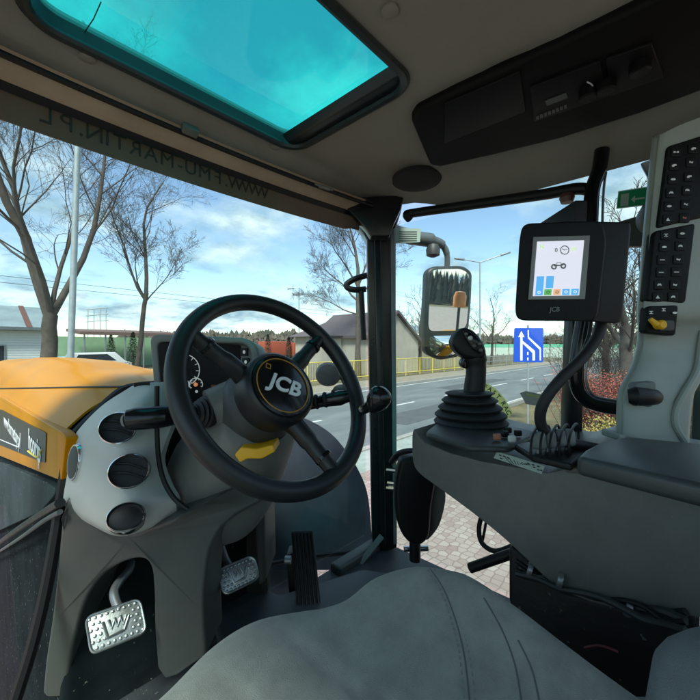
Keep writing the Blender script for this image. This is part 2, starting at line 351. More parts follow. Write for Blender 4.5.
for i,(px,d,h,lab) in enumerate([(420,34,7.5,'bare tree seen in the gap left of the side mirror'),(492,46,8.5,'bare tree between the side mirror and the blue road sign'),(466,60,8,'faint bare tree behind the joystick head, beyond the railing'),
   (606,18,6.4,'bare tree with dark trunk seen below the monitor edge'),(626,13,6.8,'thick bare tree beside the grey switch tower'),(640,19,7.4,'pale bare tree half hidden behind the grey switch tower'),(686,16,6.5,'bare tree showing right of the grey switch tower'),(590,40,6,'small far bare tree behind the red hedge')]):
    bare_tree('bare_tree',lab,gpos(px,d),h*.45,.17 if i!=4 else .24,[(camdir(random.uniform(-.3,.3),1,random.uniform(-.3,.3)),h*.55,.11,.97),(camdir(-.7,.8,.1),h*.5,.08,.75),(camdir(.7,.8,-.2),h*.5,.08,.8),(camdir(.1,.8,.7),h*.4,.07,.6),(camdir(-.1,.8,-.7),h*.4,.07,.65)],40+i,.010,BARKD if i>2 else BARK,nch=(7,6,4))
# dense brushwood on the right and far wood
def brush(name,label,cx,n,w_,dp,h,m,seed,cat,base=None,zdir=1.2,minr=.006,r=.012,group=None,kind=None):
    rng=random.Random(seed); T=TM()
    for i in range(n):
        p=Vector((rng.uniform(-w_,w_),rng.uniform(-dp,dp),0)); d=Vector((rng.gauss(0,.4),rng.gauss(0,.4),zdir)).normalized()
        grow(T,rng,p,d,h*rng.uniform(.6,1.1),r,0,2,.16,.03,minr,(5,4,3))
    t=thing(name,label,cat,cx,group) if not kind else None
    if kind:
        me=T.mesh(name,m,None); me.location=cx; tag(me,label,cat,group,kind); return me
    T.mesh('branches',m,t); return t
for i,(px,d,lab) in enumerate([(600,16,'leafless brown shrub behind the left end of the red hedge'),(622,17,'leafless brown shrub behind the middle of the red hedge'),(645,16,'leafless brown shrub behind the switch tower'),(690,15,'leafless brown shrub right of the switch tower')]):
    brush('shrub',lab,gpos(px,d),26,1.3,1.3,3.2,BARKD,70+i,'shrub',group='leafless shrubs')
RED=mat('red_twigs',(.44,.06,.045),.8,var=.3,vscale=2,col2=(.42,.14,.09)); YG=mat('yellow_green_leaves',(.33,.27,.05),.8,var=.3,vscale=3,col2=(.42,.33,.10))
def hedge(name,label,px0,px1,d,h,z0,m,seed,dp=.9):
    rng=random.Random(seed); a=gpos(px0,d);b2=gpos(px1,d); c=(a+b2)/2; t=thing(name,label,'hedge',c)
    T=TM(); V=[];Fc=[]; L_=(b2-a)
    for i in range(900):
        p=a.lerp(b2,rng.random())-c+FW*rng.uniform(-dp,dp); hh=h*(.72+.28*mnoise.noise(p*1.3)+rng.uniform(-.1,.1)); d_=Vector((rng.gauss(0,.25),rng.gauss(0,.25),1)).normalized()
        T.seg([p,p+d_*hh*.5,p+d_*hh],[.007,.006,.003],3)
        for _k in range(3):
            e_=Vector((rng.gauss(0,.5),rng.gauss(0,.5),.8)).normalized(); b_=p+d_*hh*rng.uniform(.3,.8); T.seg([b_,b_+e_*hh*.28],[.004,.002],3)
        for k in range(40):
            q=p+d_*hh*rng.uniform(.15,1)+Vector((rng.gauss(0,.06),rng.gauss(0,.06),rng.gauss(0,.04))); s=rng.uniform(.010,.024)
            u=Vector((rng.gauss(0,1),rng.gauss(0,1),rng.gauss(0,1))).normalized()*s; v=u.orthogonal().normalized()*s*.7; k0=len(V); V+= [q-u,q+v,q+u,q-v]; Fc.append((k0,k0+1,k0+2,k0+3))
    T.mesh('twigs',BARKD,t); me=bpy.data.meshes.new('foliage'); me.from_pydata([tuple(v) for v in V],[],Fc); me.materials.append(m); o=bpy.data.objects.new('foliage',me); S.collection.objects.link(o); o.parent=t
hedge('red_hedge','low crimson twiggy hedge beyond the right side window',584,672,8.5,1.95,0,RED,3)
hedge('yellow_hedge','low yellow green bush in front of the red hedge',588,668,5.9,1.25,0,YG,4,.55)
hedge('rust_hedge','rust brown bush seen right of the grey switch tower',684,712,6.5,1.5,0,mat('rust_leaves',(.17,.075,.04),.85,var=.3,vscale=3,col2=(.25,.16,.07)),6,.8)
# far wood as one mass
def conemass(name,label,px0,px1,d,hlo,hhi,n,m,seed,spread=14):
    rng=random.Random(seed); V=[];Fc=[]
    for i in range(n):
        p=gpos(rng.uniform(px0,px1),d+rng.uniform(-spread,spread)); xq=rng.uniform(px0,px1); p=gpos(xq,d+rng.uniform(-spread,spread)); h=rng.uniform(hlo,hhi)*(1+.16*mnoise.noise(Vector((xq*.07,seed,0)))+.08*mnoise.noise(Vector((xq*.4,seed,3)))); r=h*rng.uniform(.17,.34); 
        for lay in range(5):
            z0=h*(.08+.17*lay); z1=min(h,z0+h*.36); rr=r*(1-.12*lay)*rng.uniform(.8,1.15); k0=len(V); m_=7
            for j in range(m_): a=2*math.pi*j/m_+rng.random()*.5; q=rr*rng.uniform(.6,1.2); V.append((p.x+math.cos(a)*q,p.y+math.sin(a)*q,z0+rng.uniform(-.05,.05)*h))
            V.append((p.x+rng.gauss(0,.1),p.y,z1))
            for j in range(m_): Fc.append((k0+j,k0+(j+1)%m_,k0+m_))
    me=bpy.data.meshes.new(name); me.from_pydata(V,[],Fc); me.materials.append(m); o=bpy.data.objects.new(name,me); S.collection.objects.link(o); return tag(o,label,'wood',None,'stuff')
conemass('far_wood','dark far conifer wood along the horizon',120,352,150,6.2,8.6,900,mat('far_conifer',(.060,.070,.058),1,var=.35,vscale=.1,col2=(.10,.085,.06)),1)
conemass('far_wood','dark far conifer wood behind the road sign on the right',395,720,190,6.0,8.8,1000,MATS['far_conifer'],2)
conemass('brown_copse','brown leafless copse in front of the far conifer wood',150,350,95,3.2,5.4,420,mat('far_birch',(.105,.085,.068),1,var=.3,vscale=.2),9,8)
for i,(px,d,h,lab) in enumerate([(111,30,3.2,'dark clipped conifer right of the metal pole'),(133,27,3.3,'tall narrow conifer behind the slender bare tree'),(268,38,3.5,'small conifer left of the orange truck, seen through the steering wheel'),(289,38,3.3,'small conifer in front of the orange truck'),(302,36,3.0,'small conifer left of the tiled house'),(47,24,3.4,'dark conifer at the foot of the huge bare tree')]):
    rng=random.Random(i); t=thing('conifer',lab,'tree',gpos(px,d),'small conifers across the road'); V=[];Fc=[]
    for k in range(1500):
        z=h*rng.uniform(.06,1)**.9; rr=.62*(1-z/h)**.6*rng.uniform(.5,1.08); a=rng.uniform(0,6.28); q=Vector((math.cos(a)*rr,math.sin(a)*rr,z)); u=Vector((math.cos(a),math.sin(a),.7)).normalized()*rng.uniform(.06,.12); v=Vector((-math.sin(a),math.cos(a),0))*.035; k0=len(V); V+=[q-v,q+v,q+u]; Fc.append((k0,k0+1,k0+2))
    me=bpy.data.meshes.new('crown'); me.from_pydata([tuple(v) for v in V],[],Fc); me.materials.append(mat('conifer_green',(.035,.052,.028),.9,var=.35,vscale=6)); o=bpy.data.objects.new('crown',me); S.collection.objects.link(o); o.parent=t
    obj('trunk',tube(BM(),[t.location+Vector((0,0,0)),t.location+Vector((0,0,h*.6))],.06,7),BARKD,t)
# ================================================================== buildings & street things
def frame_at(px,d,face=None):
    """origin on ground, local x (to the right), y (away) axes; default aligned with the road"""
    return gpos(px,d)
WALLW=mat('white_siding',(.62,.66,.66),.7,var=.04,vscale=2); ROOFG=mat('grey_sheet_roof',(.20,.25,.27),.5,var=.12,vscale=1); BRN=mat('brown_metal',(.12,.05,.035),.6)
REND=mat('beige_render',(.37,.34,.29),.9,var=.08,vscale=1.2); TILE=mat('grey_brown_tiles',(.10,.082,.090),.8,var=.15,vscale=3,stretch=(1,1,12)); GLD=mat('dark_window',(.03,.04,.05),.1); GRNW=mat('pale_green_sheet',(.26,.42,.27),.6,var=.08,vscale=1)
# white building left (runs along the road, right end at px 44)
e=gpos(45,22.5); x1=e.x; y0=e.y; x0=x1-16
t=thing('white_building','low white clad building with pale sheet roof at far left edge','building',(x1,y0,0))
bm=BM(); box2(bm,(x0,y0,0),(x1,y0+7,3.35))
for k in range(22): box2(bm,(x0,y0-.025,.12+k*.148),(x1+.02,y0,.24+k*.148))
obj('wall',bm,WALLW,t)
bm=BM(); prism(bm,[(x0-.3,y0-.5,3.38),(x0-.3,y0+3.5,4.9),(x0-.3,y0+7.4,3.38)],(x1+.6-x0,0,0)); ro=obj('roof',bm,ROOFG,t)
bm=BM()
for k in range(9):
    xx=x1-.9-k*1.65; prism(bm,[(xx,y0-.52,3.42),(xx,y0+3.5,4.95),(xx,y0+3.5,4.88),(xx,y0-.5,3.36)],(.26,0,0))
obj('roof_strip',bm,BRN,ro)
bm=BM(); box2(bm,(x0-.3,y0-.6,3.22),(x1+.3,y0-.48,3.40)); obj('gutter',bm,mat('grey_gutter',(.12,.14,.15),.5),t)
wn=gpos(2,21.6); wx=onY(4,346,y0).x
bm=BM(); box2(bm,(wx-1.2,y0-.05,1.0),(wx,y0+.02,2.3)); wi=obj('window',bm,GLD,t)
bm=BM()
for a,b_ in(((wx-1.27,y0-.08,.93),(wx+.07,y0-.03,1.0)),((wx-1.27,y0-.08,2.3),(wx+.07,y0-.03,2.37)),((wx,y0-.08,1.0),(wx+.07,y0-.03,2.3)),((wx-.64,y0-.08,1.0),(wx-.58,y0-.052,2.3))): box2(bm,a,b_)
obj('frame',bm,STEEL,wi)
# shelter with brown roof and green wall behind
a=gpos(80,34); yy=a.y
xL=a.x; xR=onY(182,346,yy).x
t=thing('open_shed','long open shed with thin brown roof on posts before a pale green wall','shed',(xL,yy,0))
bm=BM(); prism(bm,[(xL,yy,3.35),(xL,yy,3.65),(xL,yy+6,4.1),(xL,yy+6,3.8)],(xR-xL,0,0)); obj('roof',bm,mat('rust_brown_roof',(.14,.085,.075),.8),t)
bm=BM(); box2(bm,(xL-1,yy+7,0),(xR+4,yy+7.2,3.3)); obj('wall',bm,GRNW,t)
for k in range(6): obj('post',tube(BM(),[(xL+.4+k*(xR-xL-.8)/5,yy+.3,0),(xL+.4+k*(xR-xL-.8)/5,yy+.3,3.36)],.07,8),STEEL,t)
# tiled house
a=gpos(341,31); yy=a.y; xL=a.x; xR=onY(412,346,yy).x
t=thing('tiled_house','single storey beige house with dark hipped tile roof behind the cab pillar','house',(xL,yy,0))
bm=BM(); box2(bm,(xL,yy,0),(xR,yy+6,3.15)); obj('wall',bm,REND,t)
bm=BM(); zb=3.15; zt=5.15; A=[(xL-.5,yy-.5,zb),(xR+.5,yy-.5,zb),(xR+.5,yy+6.5,zb),(xL-.5,yy+6.5,zb)]; T_=[(xL+3.2,yy+3,zt),(xR-3.5,yy+3,zt)]
V=[bm.verts.new(p) for p in A+T_]; [bm.faces.new([V[i] for i in f]) for f in((0,1,5,4),(1,2,5),(2,3,4,5),(3,0,4),(3,2,1,0))]; rf=obj('roof',bm,TILE,t)
bm=BM(); box2(bm,(xR-5,yy+2.6,4.7),(xR-4.4,yy+3.2,5.6)); obj('chimney',bm,mat('brick_red',(.25,.10,.07),.9),rf)
for fx in(.18,.5,.82):
    wx=xL+(xR-xL)*fx; bm=BM(); box2(bm,(wx-.55,yy-.04,1.1),(wx+.55,yy+.02,2.3)); wi=obj('window',bm,GLD,t)
    bm=BM(); box2(bm,(wx-.62,yy-.07,1.02),(wx+.62,yy-.045,1.1)); box2(bm,(wx-.62,yy-.07,2.3),(wx+.62,yy-.045,2.38)); box2(bm,(wx-.03,yy-.07,1.1),(wx+.03,yy-.045,2.3)); obj('frame',bm,PALE,wi)
# garage gable right of pillar
a=gpos(400,31); xL=a.x; yy=a.y; xR=onY(412,346,yy).x+.2
t=thing('gabled_outhouse','beige outhouse with dark pitched roof edge between pillar and side mirror','building',(xL,yy,0))
bm=BM(); prism(bm,[(xL-3.2,yy,0),(xL+2.8,yy,0),(xL+2.8,yy,2.7),(xL-.6,yy,5.0),(xL-3.2,yy,3.2)],(0,7,0)); obj('wall',bm,REND,t)
bm=BM(); prism(bm,[(xL-.6,yy-.3,5.02),(xL+3.3,yy-.3,2.40),(xL+3.3,yy-.3,2.62),(xL-.6,yy-.3,5.25)],(0,7.6,0)); prism(bm,[(xL-.62,yy-.3,5.02),(xL-.62,yy-.3,5.25),(xL-3.6,yy-.3,3.15),(xL-3.6,yy-.3,2.93)],(0,7.6,0)); obj('roof',bm,TILE,t)
# low red-roofed shed on the right of it
# concrete wall fence behind the railing
CONC=mat('concrete_panel',(.27,.25,.21),.9,var=.12,vscale=1.5)
t=thing('concrete_fence','low grey brown concrete panel fence behind the yellow railing','fence',(0,19.5,0))
for k in range(28):
    x=-2+k*2.2; bm=BM(); box2(bm,(x,19.5,0),(x+2.08,19.56,1.05)); obj('panel',bm,CONC,t)
    if k<28: bm=BM(); box2(bm,(x-.1,19.46,0),(x-.01,19.6,1.2)); obj('post',bm,CONC,t)
# yellow railing
YR=mat('yellow_rail_paint',(.62,.50,.10),.6,var=.15)
t=thing('yellow_railing','pale yellow steel pedestrian railing along the far side of the road','railing',(0,16.3,0))
x0,x1=-16,34
for z in(.25,1.32): obj('rail',tube(BM(),[(x0,16.3,z),(x1,16.3,z)],.032,8),YR,t)
for k in range(26):
    x=x0+k*2; obj('post',tube(BM(),[(x,16.3,0),(x,16.3,1.34)],.035,8),YR,t)
    if k<25:
        bm=BM()
        for j in range(1,10): tube(bm,[(x+j*.2,16.3,.25),(x+j*.2,16.3,1.32)],.009,4)
        obj('bars',bm,YR,t)
t=thing('grey_railing','thin grey railing on the far pavement right of the side mirror','railing',(36,16.0,0))
GR_=mat('galvanised_rail',(.36,.38,.38),.5,metal=.5)
for z in(.15,.65,1.15): obj('rail',tube(BM(),[(34.5,16.0,z),(80,16.0,z)],.03,6),GR_,t)
for k in range(24): obj('post',tube(BM(),[(34.5+k*1.95,16.0,0),(34.5+k*1.95,16.0,1.2)],.035,6),GR_,t)
# noise barrier far right
t=thing('green_barrier','long pale green and white barrier in the distance behind the blue sign','fence',gpos(540,75))
a=gpos(470,78); b2=gpos(640,70); u=(b2-a).normalized()
for k in range(12):
    p=a+(b2-a)*(k/12); L_=(b2-a).length/12-.15
    bm=BM(); box(bm,p+u*L_/2+UP*1.0,(L_,.15,2.0),x=u); q=obj('panel',bm,mat('pale_barrier',(.42,.50,.44),.7),t)
    bm=BM(); box(bm,p+u*L_/2+UP*2.35,(L_,.15,.65),x=u); obj('green_panel',bm,mat('barrier_green',(.12,.42,.28),.6),t)
# lamp posts
GALV=mat('galvanised_steel',(.33,.37,.38),.5,metal=.35,var=.1,vscale=5)
p=gpos(68,9.5); q=W(79,146,9.3); q.z+=1.0; q2=p+(q-p)*1.25
t=thing('lamp_pole','thick galvanised metal pole in front of the huge bare tree','pole',p)
obj('shaft',tube(BM(),[p,q2],[.078,.066],16),GALV,t); obj('base_collar',lathe(BM(),[(.16,0),(.16,.03),(.12,.05),(.12,.5),(.1,.52)],p,(0,0,1),20),GALV,t)
def street_lamp(name,label,px,pyt,d,arms):
    p=gpos(px,d); zt=CZ+(HZ-pyt)/F*d; t=thing(name,label,'street lamp',p,'street lamps')
    obj('pole',tube(BM(),[p,(p.x,p.y,zt)],[.09,.05],10),GALV,t)
    for (ax,ay) in arms:
        e=W(ax,ay,d); obj('arm',tube(BM(),[(p.x,p.y,zt-.03),e],.04,8),GALV,t); u=(e-Vector((p.x,p.y,zt))).normalized(); bm=BM(); box(bm,e+u*.25,(.7,.22,.12),x=u); obj('lamp_head',bm,STEEL,t,.03)
street_lamp('street_lamp','tall street lamp with two outstretched arms right of the side mirror',480,262,26,((463,259.5),(502,255)))
street_lamp('street_lamp','single armed street lamp standing left of the tiled house, seen above the steering wheel',299,288,40,((293,288.5),))
# power lines
t=thing('power_lines','thin dark overhead wires crossing the sky above the houses','cable',(0,40,0))
for dz in(0,.55,): obj('wire',tube(BM(),[(-80,42,9.0+dz),(0,42,7.6+dz),(60,42,7.0+dz),(140,42,8.2+dz)],.018,4),BLACK,t)
for dz in(0,.5): obj('wire',tube(BM(),[(45,36,11.0+dz),(75,36,10.0+dz),(160,36,11+dz)],.018,4),BLACK,t)
# scaffold/hoarding behind shed
t=thing('steel_gantry','pale steel gantry rising behind the brown roofed shed','gantry',gpos(96,60))
for k in range(4): a=gpos(88+k*6,60); obj('post',tube(BM(),[a,a+UP*(8.3)],.06,6),GALV,t)
for z in(6.2,7.2,8.2): obj('beam',tube(BM(),[gpos(86,60,z),gpos(108,60,z+.3)],.07,6),GALV,t)
# ------------------------------------------------------------------ vehicles far away
def car(name,label,px,d,col,L_=4.3,h=1.5,van=False,cat='car',yaw=0):
    p=gpos(px,d); t=thing(name,label,cat,p); u=Vector((math.cos(yaw),math.sin(yaw),0)); v=Vector((-u.y,u.x,0)); w2=.85
    pr=[(-.5,.28),(-.5,.62),(-.44,.68),(-.36,.98),(.22,1.0),(.36,.66),(.5,.56),(.5,.28)] if van else [(-.5,.28),(-.5,.6),(-.40,.66),(-.27,.98),(.12,1.0),(.27,.66),(.5,.55),(.5,.28)]
    m=mat('car_'+name+str(px),col,.3,coat=.6,var=.03)
    P3=lambda a,z,s: p+u*a*L_+v*s+UP*z*h
    obj('body',prism(BM(),[P3(a,z,-w2) for a,z in pr],v*2*w2),m,t,.08)
    for s in(-1,1):
        bm=BM(); q=[(-.34,.68),(-.29,.92),(.10,.93),(.23,.68)]; prism(bm,[P3(a,z,s*(w2+.01)-.01) for a,z in q],v*.02); obj('side_window',bm,GLD,t)
        for a in(-.31,.31): 
            c=P3(a,0,s*.78)+UP*.32; wh=obj('wheel',lathe(BM(),[(.32,-.1),(.34,-.06),(.34,.06),(.32,.1)],c,v,20),RUB,t); obj('rim',lathe(BM(),[(.2,-.11),(.2,.11)],c,v,14),STEEL,wh)
    return t
car('parked_van','white boxy off-roader with dark windows parked before the open shed',97,27,(.6,.6,.6),4.4,1.85,True,'off-roader')
car('parked_car','pale blue white car parked beside the metal pole',75,31,(.45,.58,.62),4.0,1.45)
p=gpos(270,44); t=thing('orange_truck','small orange red truck body seen through the steering wheel','truck',p)
ORR=mat('orange_red',(.34,.075,.04),.5,var=.08)
bm=BM(); box(bm,p+UP*2.0+Vector((.6,0,0)),(3.2,2.2,1.7)); obj('load_box',bm,ORR,t,.05); bm=BM(); box(bm,p+UP*.85,(5.4,2.0,.3)); obj('chassis',bm,BLACK,t)
bm=BM(); prism(bm,[p+Vector((2.6,-1.1,.7)),p+Vector((4.4,-1.1,.7)),p+Vector((4.4,-1.1,1.7)),p+Vector((4.0,-1.1,2.7)),p+Vector((2.6,-1.1,2.7))],(0,2.2,0)); cb_=obj('driver_cab',bm,ORR,t,.08)
bm=BM(); prism(bm,[p+Vector((3.0,-1.13,1.7)),p+Vector((4.2,-1.13,1.7)),p+Vector((3.95,-1.13,2.5)),p+Vector((3.0,-1.13,2.5))],(0,.04,0)); obj('window',bm,GLD,cb_)
for a in(-.9,.6,3.4): obj('wheel',lathe(BM(),[(.45,-1.1),(.48,-1.0),(.48,1.0),(.45,1.1)],p+Vector((a,0,.48)),(0,1,0),20),RUB,t)
car('distant_car','tiny white car far down the road below the monitor',575,80,(.6,.6,.62),4.4,1.5)
# blue road sign
BLUE=mat('sign_blue',(.012,.075,.50),.45,var=.03); WSG=mat('sign_white',(.75,.76,.78),.5,var=.03)
dS=10.6; nrm=-FW
base=gpos(528,dS); t=thing('road_sign','blue square lane merging sign with white arrow on a thin post','road sign',base)
obj('post',tube(BM(),[base,W(528,325,dS+.05)],.028,10),GALV,t)
bm=prism(BM(),[W(x,y,dS) for x,y in rquad([(514.5,328),(543.5,328),(543,362.5),(513.5,362)],1.5)],FW*.02); pn=obj('panel',bm,BLUE,t)
def sgl(name,pts): obj(name,prism(BM(),[W(x,y,dS-.004) for x,y in pts],FW*.003),WSG,pn)
sgl('arrow',[(520.2,360.5),(520.2,337),(518.2,337),(521.4,331),(524.6,337),(522.6,337),(522.6,360.5)])
sgl('merging_lane',[(522.6,343.5),(522.6,340.6),(534.6,350.5),(535,352),(535,360.5),(532.4,360.5),(532.4,353)])
sgl('edge_stripe',[(527.6,330),(528.8,330),(529,337),(540.6,347.5),(541,349),(541,360.5),(539.6,360.5),(539.5,349.8),(527.8,338.2)])
sgl('lane_mark',[(527.2,352),(528.5,352),(528.5,355),(527.2,355)]); sgl('lane_mark',[(527.2,357.5),(528.5,357.5),(528.5,360.5),(527.2,360.5)])
p=gpos(598,30); t=thing('warning_sign','small yellow warning sign on a post below the monitor','road sign',p)
obj('post',tube(BM(),[p,p+UP*2.2],.04,8),GALV,t); obj('panel',prism(BM(),[W(593,341,30),(W(603,341,30)),W(598,333,30)],FW*.03),mat('warn_yellow',(.75,.42,.03),.5),t)
# ================================================================== TRACTOR BONNET & MUDGUARD
def sec(y,xl,zl,xs,zs,xc,zc):  # left edge, shoulder, centre, mirrored
    pts=[(xl,zl-.004),(xl+.012,zl+.006),((xl+xs)/2,(zl+zs)/2+.012),(xs,zs),((xs+xc)/2,(zs+zc)/2+.010),(xc,zc)]
    full=pts+[(2*xc-x,z) for x,z in pts[-2::-1]]; return cr([Vector((x,y,CZ+z)) for x,z in full],4)
BN=thing('tractor_bonnet','glossy yellow orange tractor bonnet beyond the windscreen at left','bonnet',(.5,1.6,CZ-.2))
secs=[sec(.965,.153,-.180,.27,-.110,.41,-.098),sec(1.15,.152,-.185,.265,-.106,.41,-.090),sec(1.5,.150,-.198,.26,-.102,.41,-.082),sec(1.9,.150,-.213,.25,-.102,.41,-.078),sec(2.4,.150,-.232,.245,-.106,.41,-.078),sec(3.2,.152,-.262,.245,-.114,.41,-.090),sec(4.1,.155,-.29,.245,-.135,.41,-.110),sec(4.5,.18,-.34,.27,-.20,.41,-.17),sec(4.6,.22,-.42,.28,-.30,.41,-.26)]
cols=[cr([s[j] for s in secs],6) for j in range(len(secs[0]))]
for c_ in cols:
    for p in c_:
        f=math.exp(-((p.x-.41)/.10)**4)*max(0,min(1,(p.y-1.5)/.25))*max(0,min(1,(3.2-p.y)/.3)); p.z+=.016*f
BT=obj('bonnet_top',grid(BM(),cols,thick=(0,0,-.006)),YEL,BN,ang=60)
from mathutils.bvhtree import BVHTree
def caster(o):
    bpy.context.view_layer.update(); b=BVHTree.FromObject(o,bpy.context.evaluated_depsgraph_get()); off=wloc(o)
    def f(px,py,k=0):
        h=b.ray_cast(O-off,dirp(px,py).normalized()); return (h[0]+off+(h[1] if h[1].dot(dirp(px,py))<0 else -h[1])*k) if h[0] else None
    return f
hb=caster(BT); P=[q for q in (hb(x,388.6-.012*x,.001) for x in range(-10,186,4)) if q]
if len(P)>4: obj('seam',tube(BM(),P,.0030,6),BLACK,BN)
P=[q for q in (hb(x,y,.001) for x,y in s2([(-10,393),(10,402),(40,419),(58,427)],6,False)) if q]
if len(P)>4: obj('shoulder_line',tube(BM(),P,.0022,6),mat('dark_orange_seam',(.20,.07,.01),.5),BN)  # dark orange line along the bonnet shoulder
# side panel (yellow) on plane X=.153, traced
def side(name,px,m,x=.153,th=.02,bev=.004): return obj(name,prism(BM(),[onX(a,b_,x) for a,b_ in px],(th,0,0)),m,BN,bev)
side('side_panel',rquad([(-22,387),(0,396),(40,420),(61,432),(66,438),(61,481),(0,456),(-22,446)],3),YEL,.150,.02)
dc=side('decal',rquad([(-20,400+6),(2,410),(46,433),(45,463),(0,445),(-20,437)],1.5),mat('decal_black',(.018,.018,.02),.35),.148,.001,0)
vx=Vector((0,-1,0))
pa=onX(32,446,.1465); pb=onX(12,430,.1465)
text('lettering','hcorip',WSG,onX(34,446,.1465),vx,UP+Vector((0,-.0,0)),.078,dc,.0003,.001)
text('lettering','www.harmetcy.pl',WSG,onX(11,429.5,.1465),vx,UP,.072,dc,.0003)
bm=BM(); tube(bm,[onX(x,y,.1465) for x,y in s2([(28,451),(33,455),(38,457),(41,450)],5,False)],.0025,6); obj('swoosh',bm,YR,dc)
bm=BM(); tube(bm,[onX(-6,437,.1465),onX(18,447,.1465)],.0015,5); obj('underline',bm,WSG,dc)
# lower engine side: dark panel with step ribs
bm=BM(); box2(bm,(.165,.99,CZ-2.1),(.655,4.1,CZ-.22)); obj('engine_side',bm,ENG,BN,.03)
def es(name,pts,m,x=.15,r=.01): return obj(name,tube(BM(),[onX(a,b_,x) for a,b_ in pts],r,8),m,BN)
es('pipe',s2([(-8,548),(20,528),(45,512),(60,503)],4,False),BLACK,.140,.009); es('pipe',s2([(-8,556),(20,538),(45,520),(60,512)],4,False),mat('grey_hose',(.05,.06,.065),.5),.138,.005)
side('engine_cover',rquad([(-20,458),(0,463),(50,484),(57,492),(40,512),(0,530),(-20,540)],6),mat('blue_grey_cover',(.035,.045,.05),.7,spec=.15,var=.3,vscale=5,speck=(90,.70,(.25,.24,.22))),.152,.03,.01)
# mudguard seen through the wheel
FEND=mat('mudguard_plastic',(.020,.025,.036),.7,var=.25,vscale=4,spec=.12)
t=thing('front_mudguard','smooth dark blue grey front mudguard beyond the windscreen','mudguard',W(310,500,2.0))
rows=[]
prof=[(246,440),(256,423),(272,416),(290,415),(305,419),(321,427),(334,437),(345,450),(357,468),(367,492),(371,525),(373,570)]
for k in range(9):
    f=k/8; rows.append([W(268+(x-268)*(1-f*.97),570+(y-570)*(1-f*.97),2.25-.42*math.sin(f*math.pi/2)-.12*(i/11)) for i,(x,y) in enumerate(prof)])
obj('panel',grid(BM(),smooth_rows(rows,3,4),thick=FW*.012),FEND,t)
# tyre below mudguard
obj('bracket',tube(BM(),[W(300,470,2.3),W(300,560,2.3)],.03,8),BLACK,t)
c=W(318,560,2.75); c.z=.62
c=Vector((.98,1.75,.66))
FT=obj('front_wheel',lathe(BM(),[(.36,-.2),(.55,-.21),(.62,-.17),(.64,0),(.62,.17),(.55,.21),(.36,.2)],c,(1,0,0),48),RUB,BN); obj('rim',lathe(BM(),[(.35,-.17),(.30,-.1),(.1,-.08),(.1,.08),(.3,.1),(.35,.17)],c,(1,0,0),32),YEL,FT)
# ================================================================== CAB SHELL
CAB=thing('tractor_cab','tractor cab shell with pale headliner, teal roof window, dark pillars and glass all round','cab',(.4,.1,CZ-.78))
ZC=.565
def hz(x,y):
    z=ZC
    xx=abs(x-.40); k=max(0,min(1,(y-.50)/.30)); k=k*k*(3-2*k) if x>.4 else 0; dr=0
    if xx>.36: dr+=.055*min(1,(xx-.36)/.26)
    if xx>.62: dr+=.065*min(1.2,((xx-.62)/.13))**1.6
    dr*=(1-.68*k); df=.050*min(1.2,((y-.84)/.075))**1.5 if y>.84 else 0
    z-=max(dr,df)+.35*min(dr,df)*(1-k)
    z-=.0*y
    return z
hole=rrect(.085,.44,.668,.835,.055,8)
def ringpt(px_,py_,ox,oy,t): return px_+(ox-px_)*t,py_+(oy-py_)*t
outer=[]
NP=len(hole)
# resample hole densely and make matching outer boundary by angle about centre
hd=[]
for i in range(NP):
    a=Vector((*hole[i],0)); b_=Vector((*hole[(i+1)%NP],0)); n=max(1,int((b_-a).length/.02))
    for k in range(n): hd.append(a.lerp(b_,k/n))
cx,cy=.38,.64
def outpt(v):
    d=Vector((v.x-cx,v.y-cy)); X0,X1,Y0,Y1=-.36,1.145,-.75,.925
    t=min([(X1-cx)/d.x if d.x>1e-9 else 1e9,(X0-cx)/d.x if d.x<-1e-9 else 1e9,(Y1-cy)/d.y if d.y>1e-9 else 1e9,(Y0-cy)/d.y if d.y<-1e-9 else 1e9]); return Vector((cx+d.x*t,cy+d.y*t,0))
rows=[]
TT=[0,.04,.1,.2,.3,.4,.5,.6,.68,.76,.83,.89,.94,.97,1]
for t in TT:
    rows.append([ (lambda q:Vector((q.x,q.y,CZ+hz(q.x,q.y))))(v.lerp(outpt(v),t)) for v in hd])
HL=obj('headliner',grid(BM(),rows,closed=True),HEAD,CAB,ang=60)
r2=[[Vector((p.x,p.y,CZ+.600)) for p in rows[0]],[Vector((p.x,p.y,CZ+.604)) for p in rows[3]],[Vector((p.x,p.y,CZ+.615)) for p in rows[-1]],[Vector((p.x,p.y,rows[-1][i].z+.004)) for i,p in enumerate(rows[-1])]]
obj('roof_shell',grid(BM(),r2,closed=True),mat('roof_shell_grey',(.05,.055,.055),.6),CAB)
# recess wall, seal, tinted glass
TEALB=mat('roof_window_seal',(.012,.020,.022),.4)
rw=[[Vector((p.x,p.y,CZ+hz(p.x,p.y)-.002)) for p in hd],[Vector((p.x,p.y,CZ+.604)) for p in hd]]
rg=obj('roof_window_frame',grid(BM(),rw,closed=True),TEALB,CAB)
seal=[Vector((p.x+(p.x-cx)*.02,p.y+(p.y-cy)*.02,CZ+hz(p.x,p.y)-.004)) for p in hd]
obj('seal',tube(BM(),seal,.0095,8,closed=True),TEALB,rg)
seal=[Vector((p.x+(p.x-cx)*.05,p.y+(p.y-cy)*.05,CZ+hz(p.x,p.y)-.002)) for p in hd]
obj('seal',tube(BM(),seal,.004,6,closed=True),TEALB,rg)
bm=BM(); box2(bm,(.06,.42,CZ+.592),(.70,.86,CZ+.598)); 
RG=glassmat('teal_roof_glass',(.17,.80,.76),.8,(6,.70,.06)); obj('roof_glass',bm,RG,CAB)
N_=RG.node_tree.nodes; L_=RG.node_tree.links; o_=[n for n in N_ if n.type=='OUTPUT_MATERIAL'][0]; prev=o_.inputs[0].links[0].from_socket
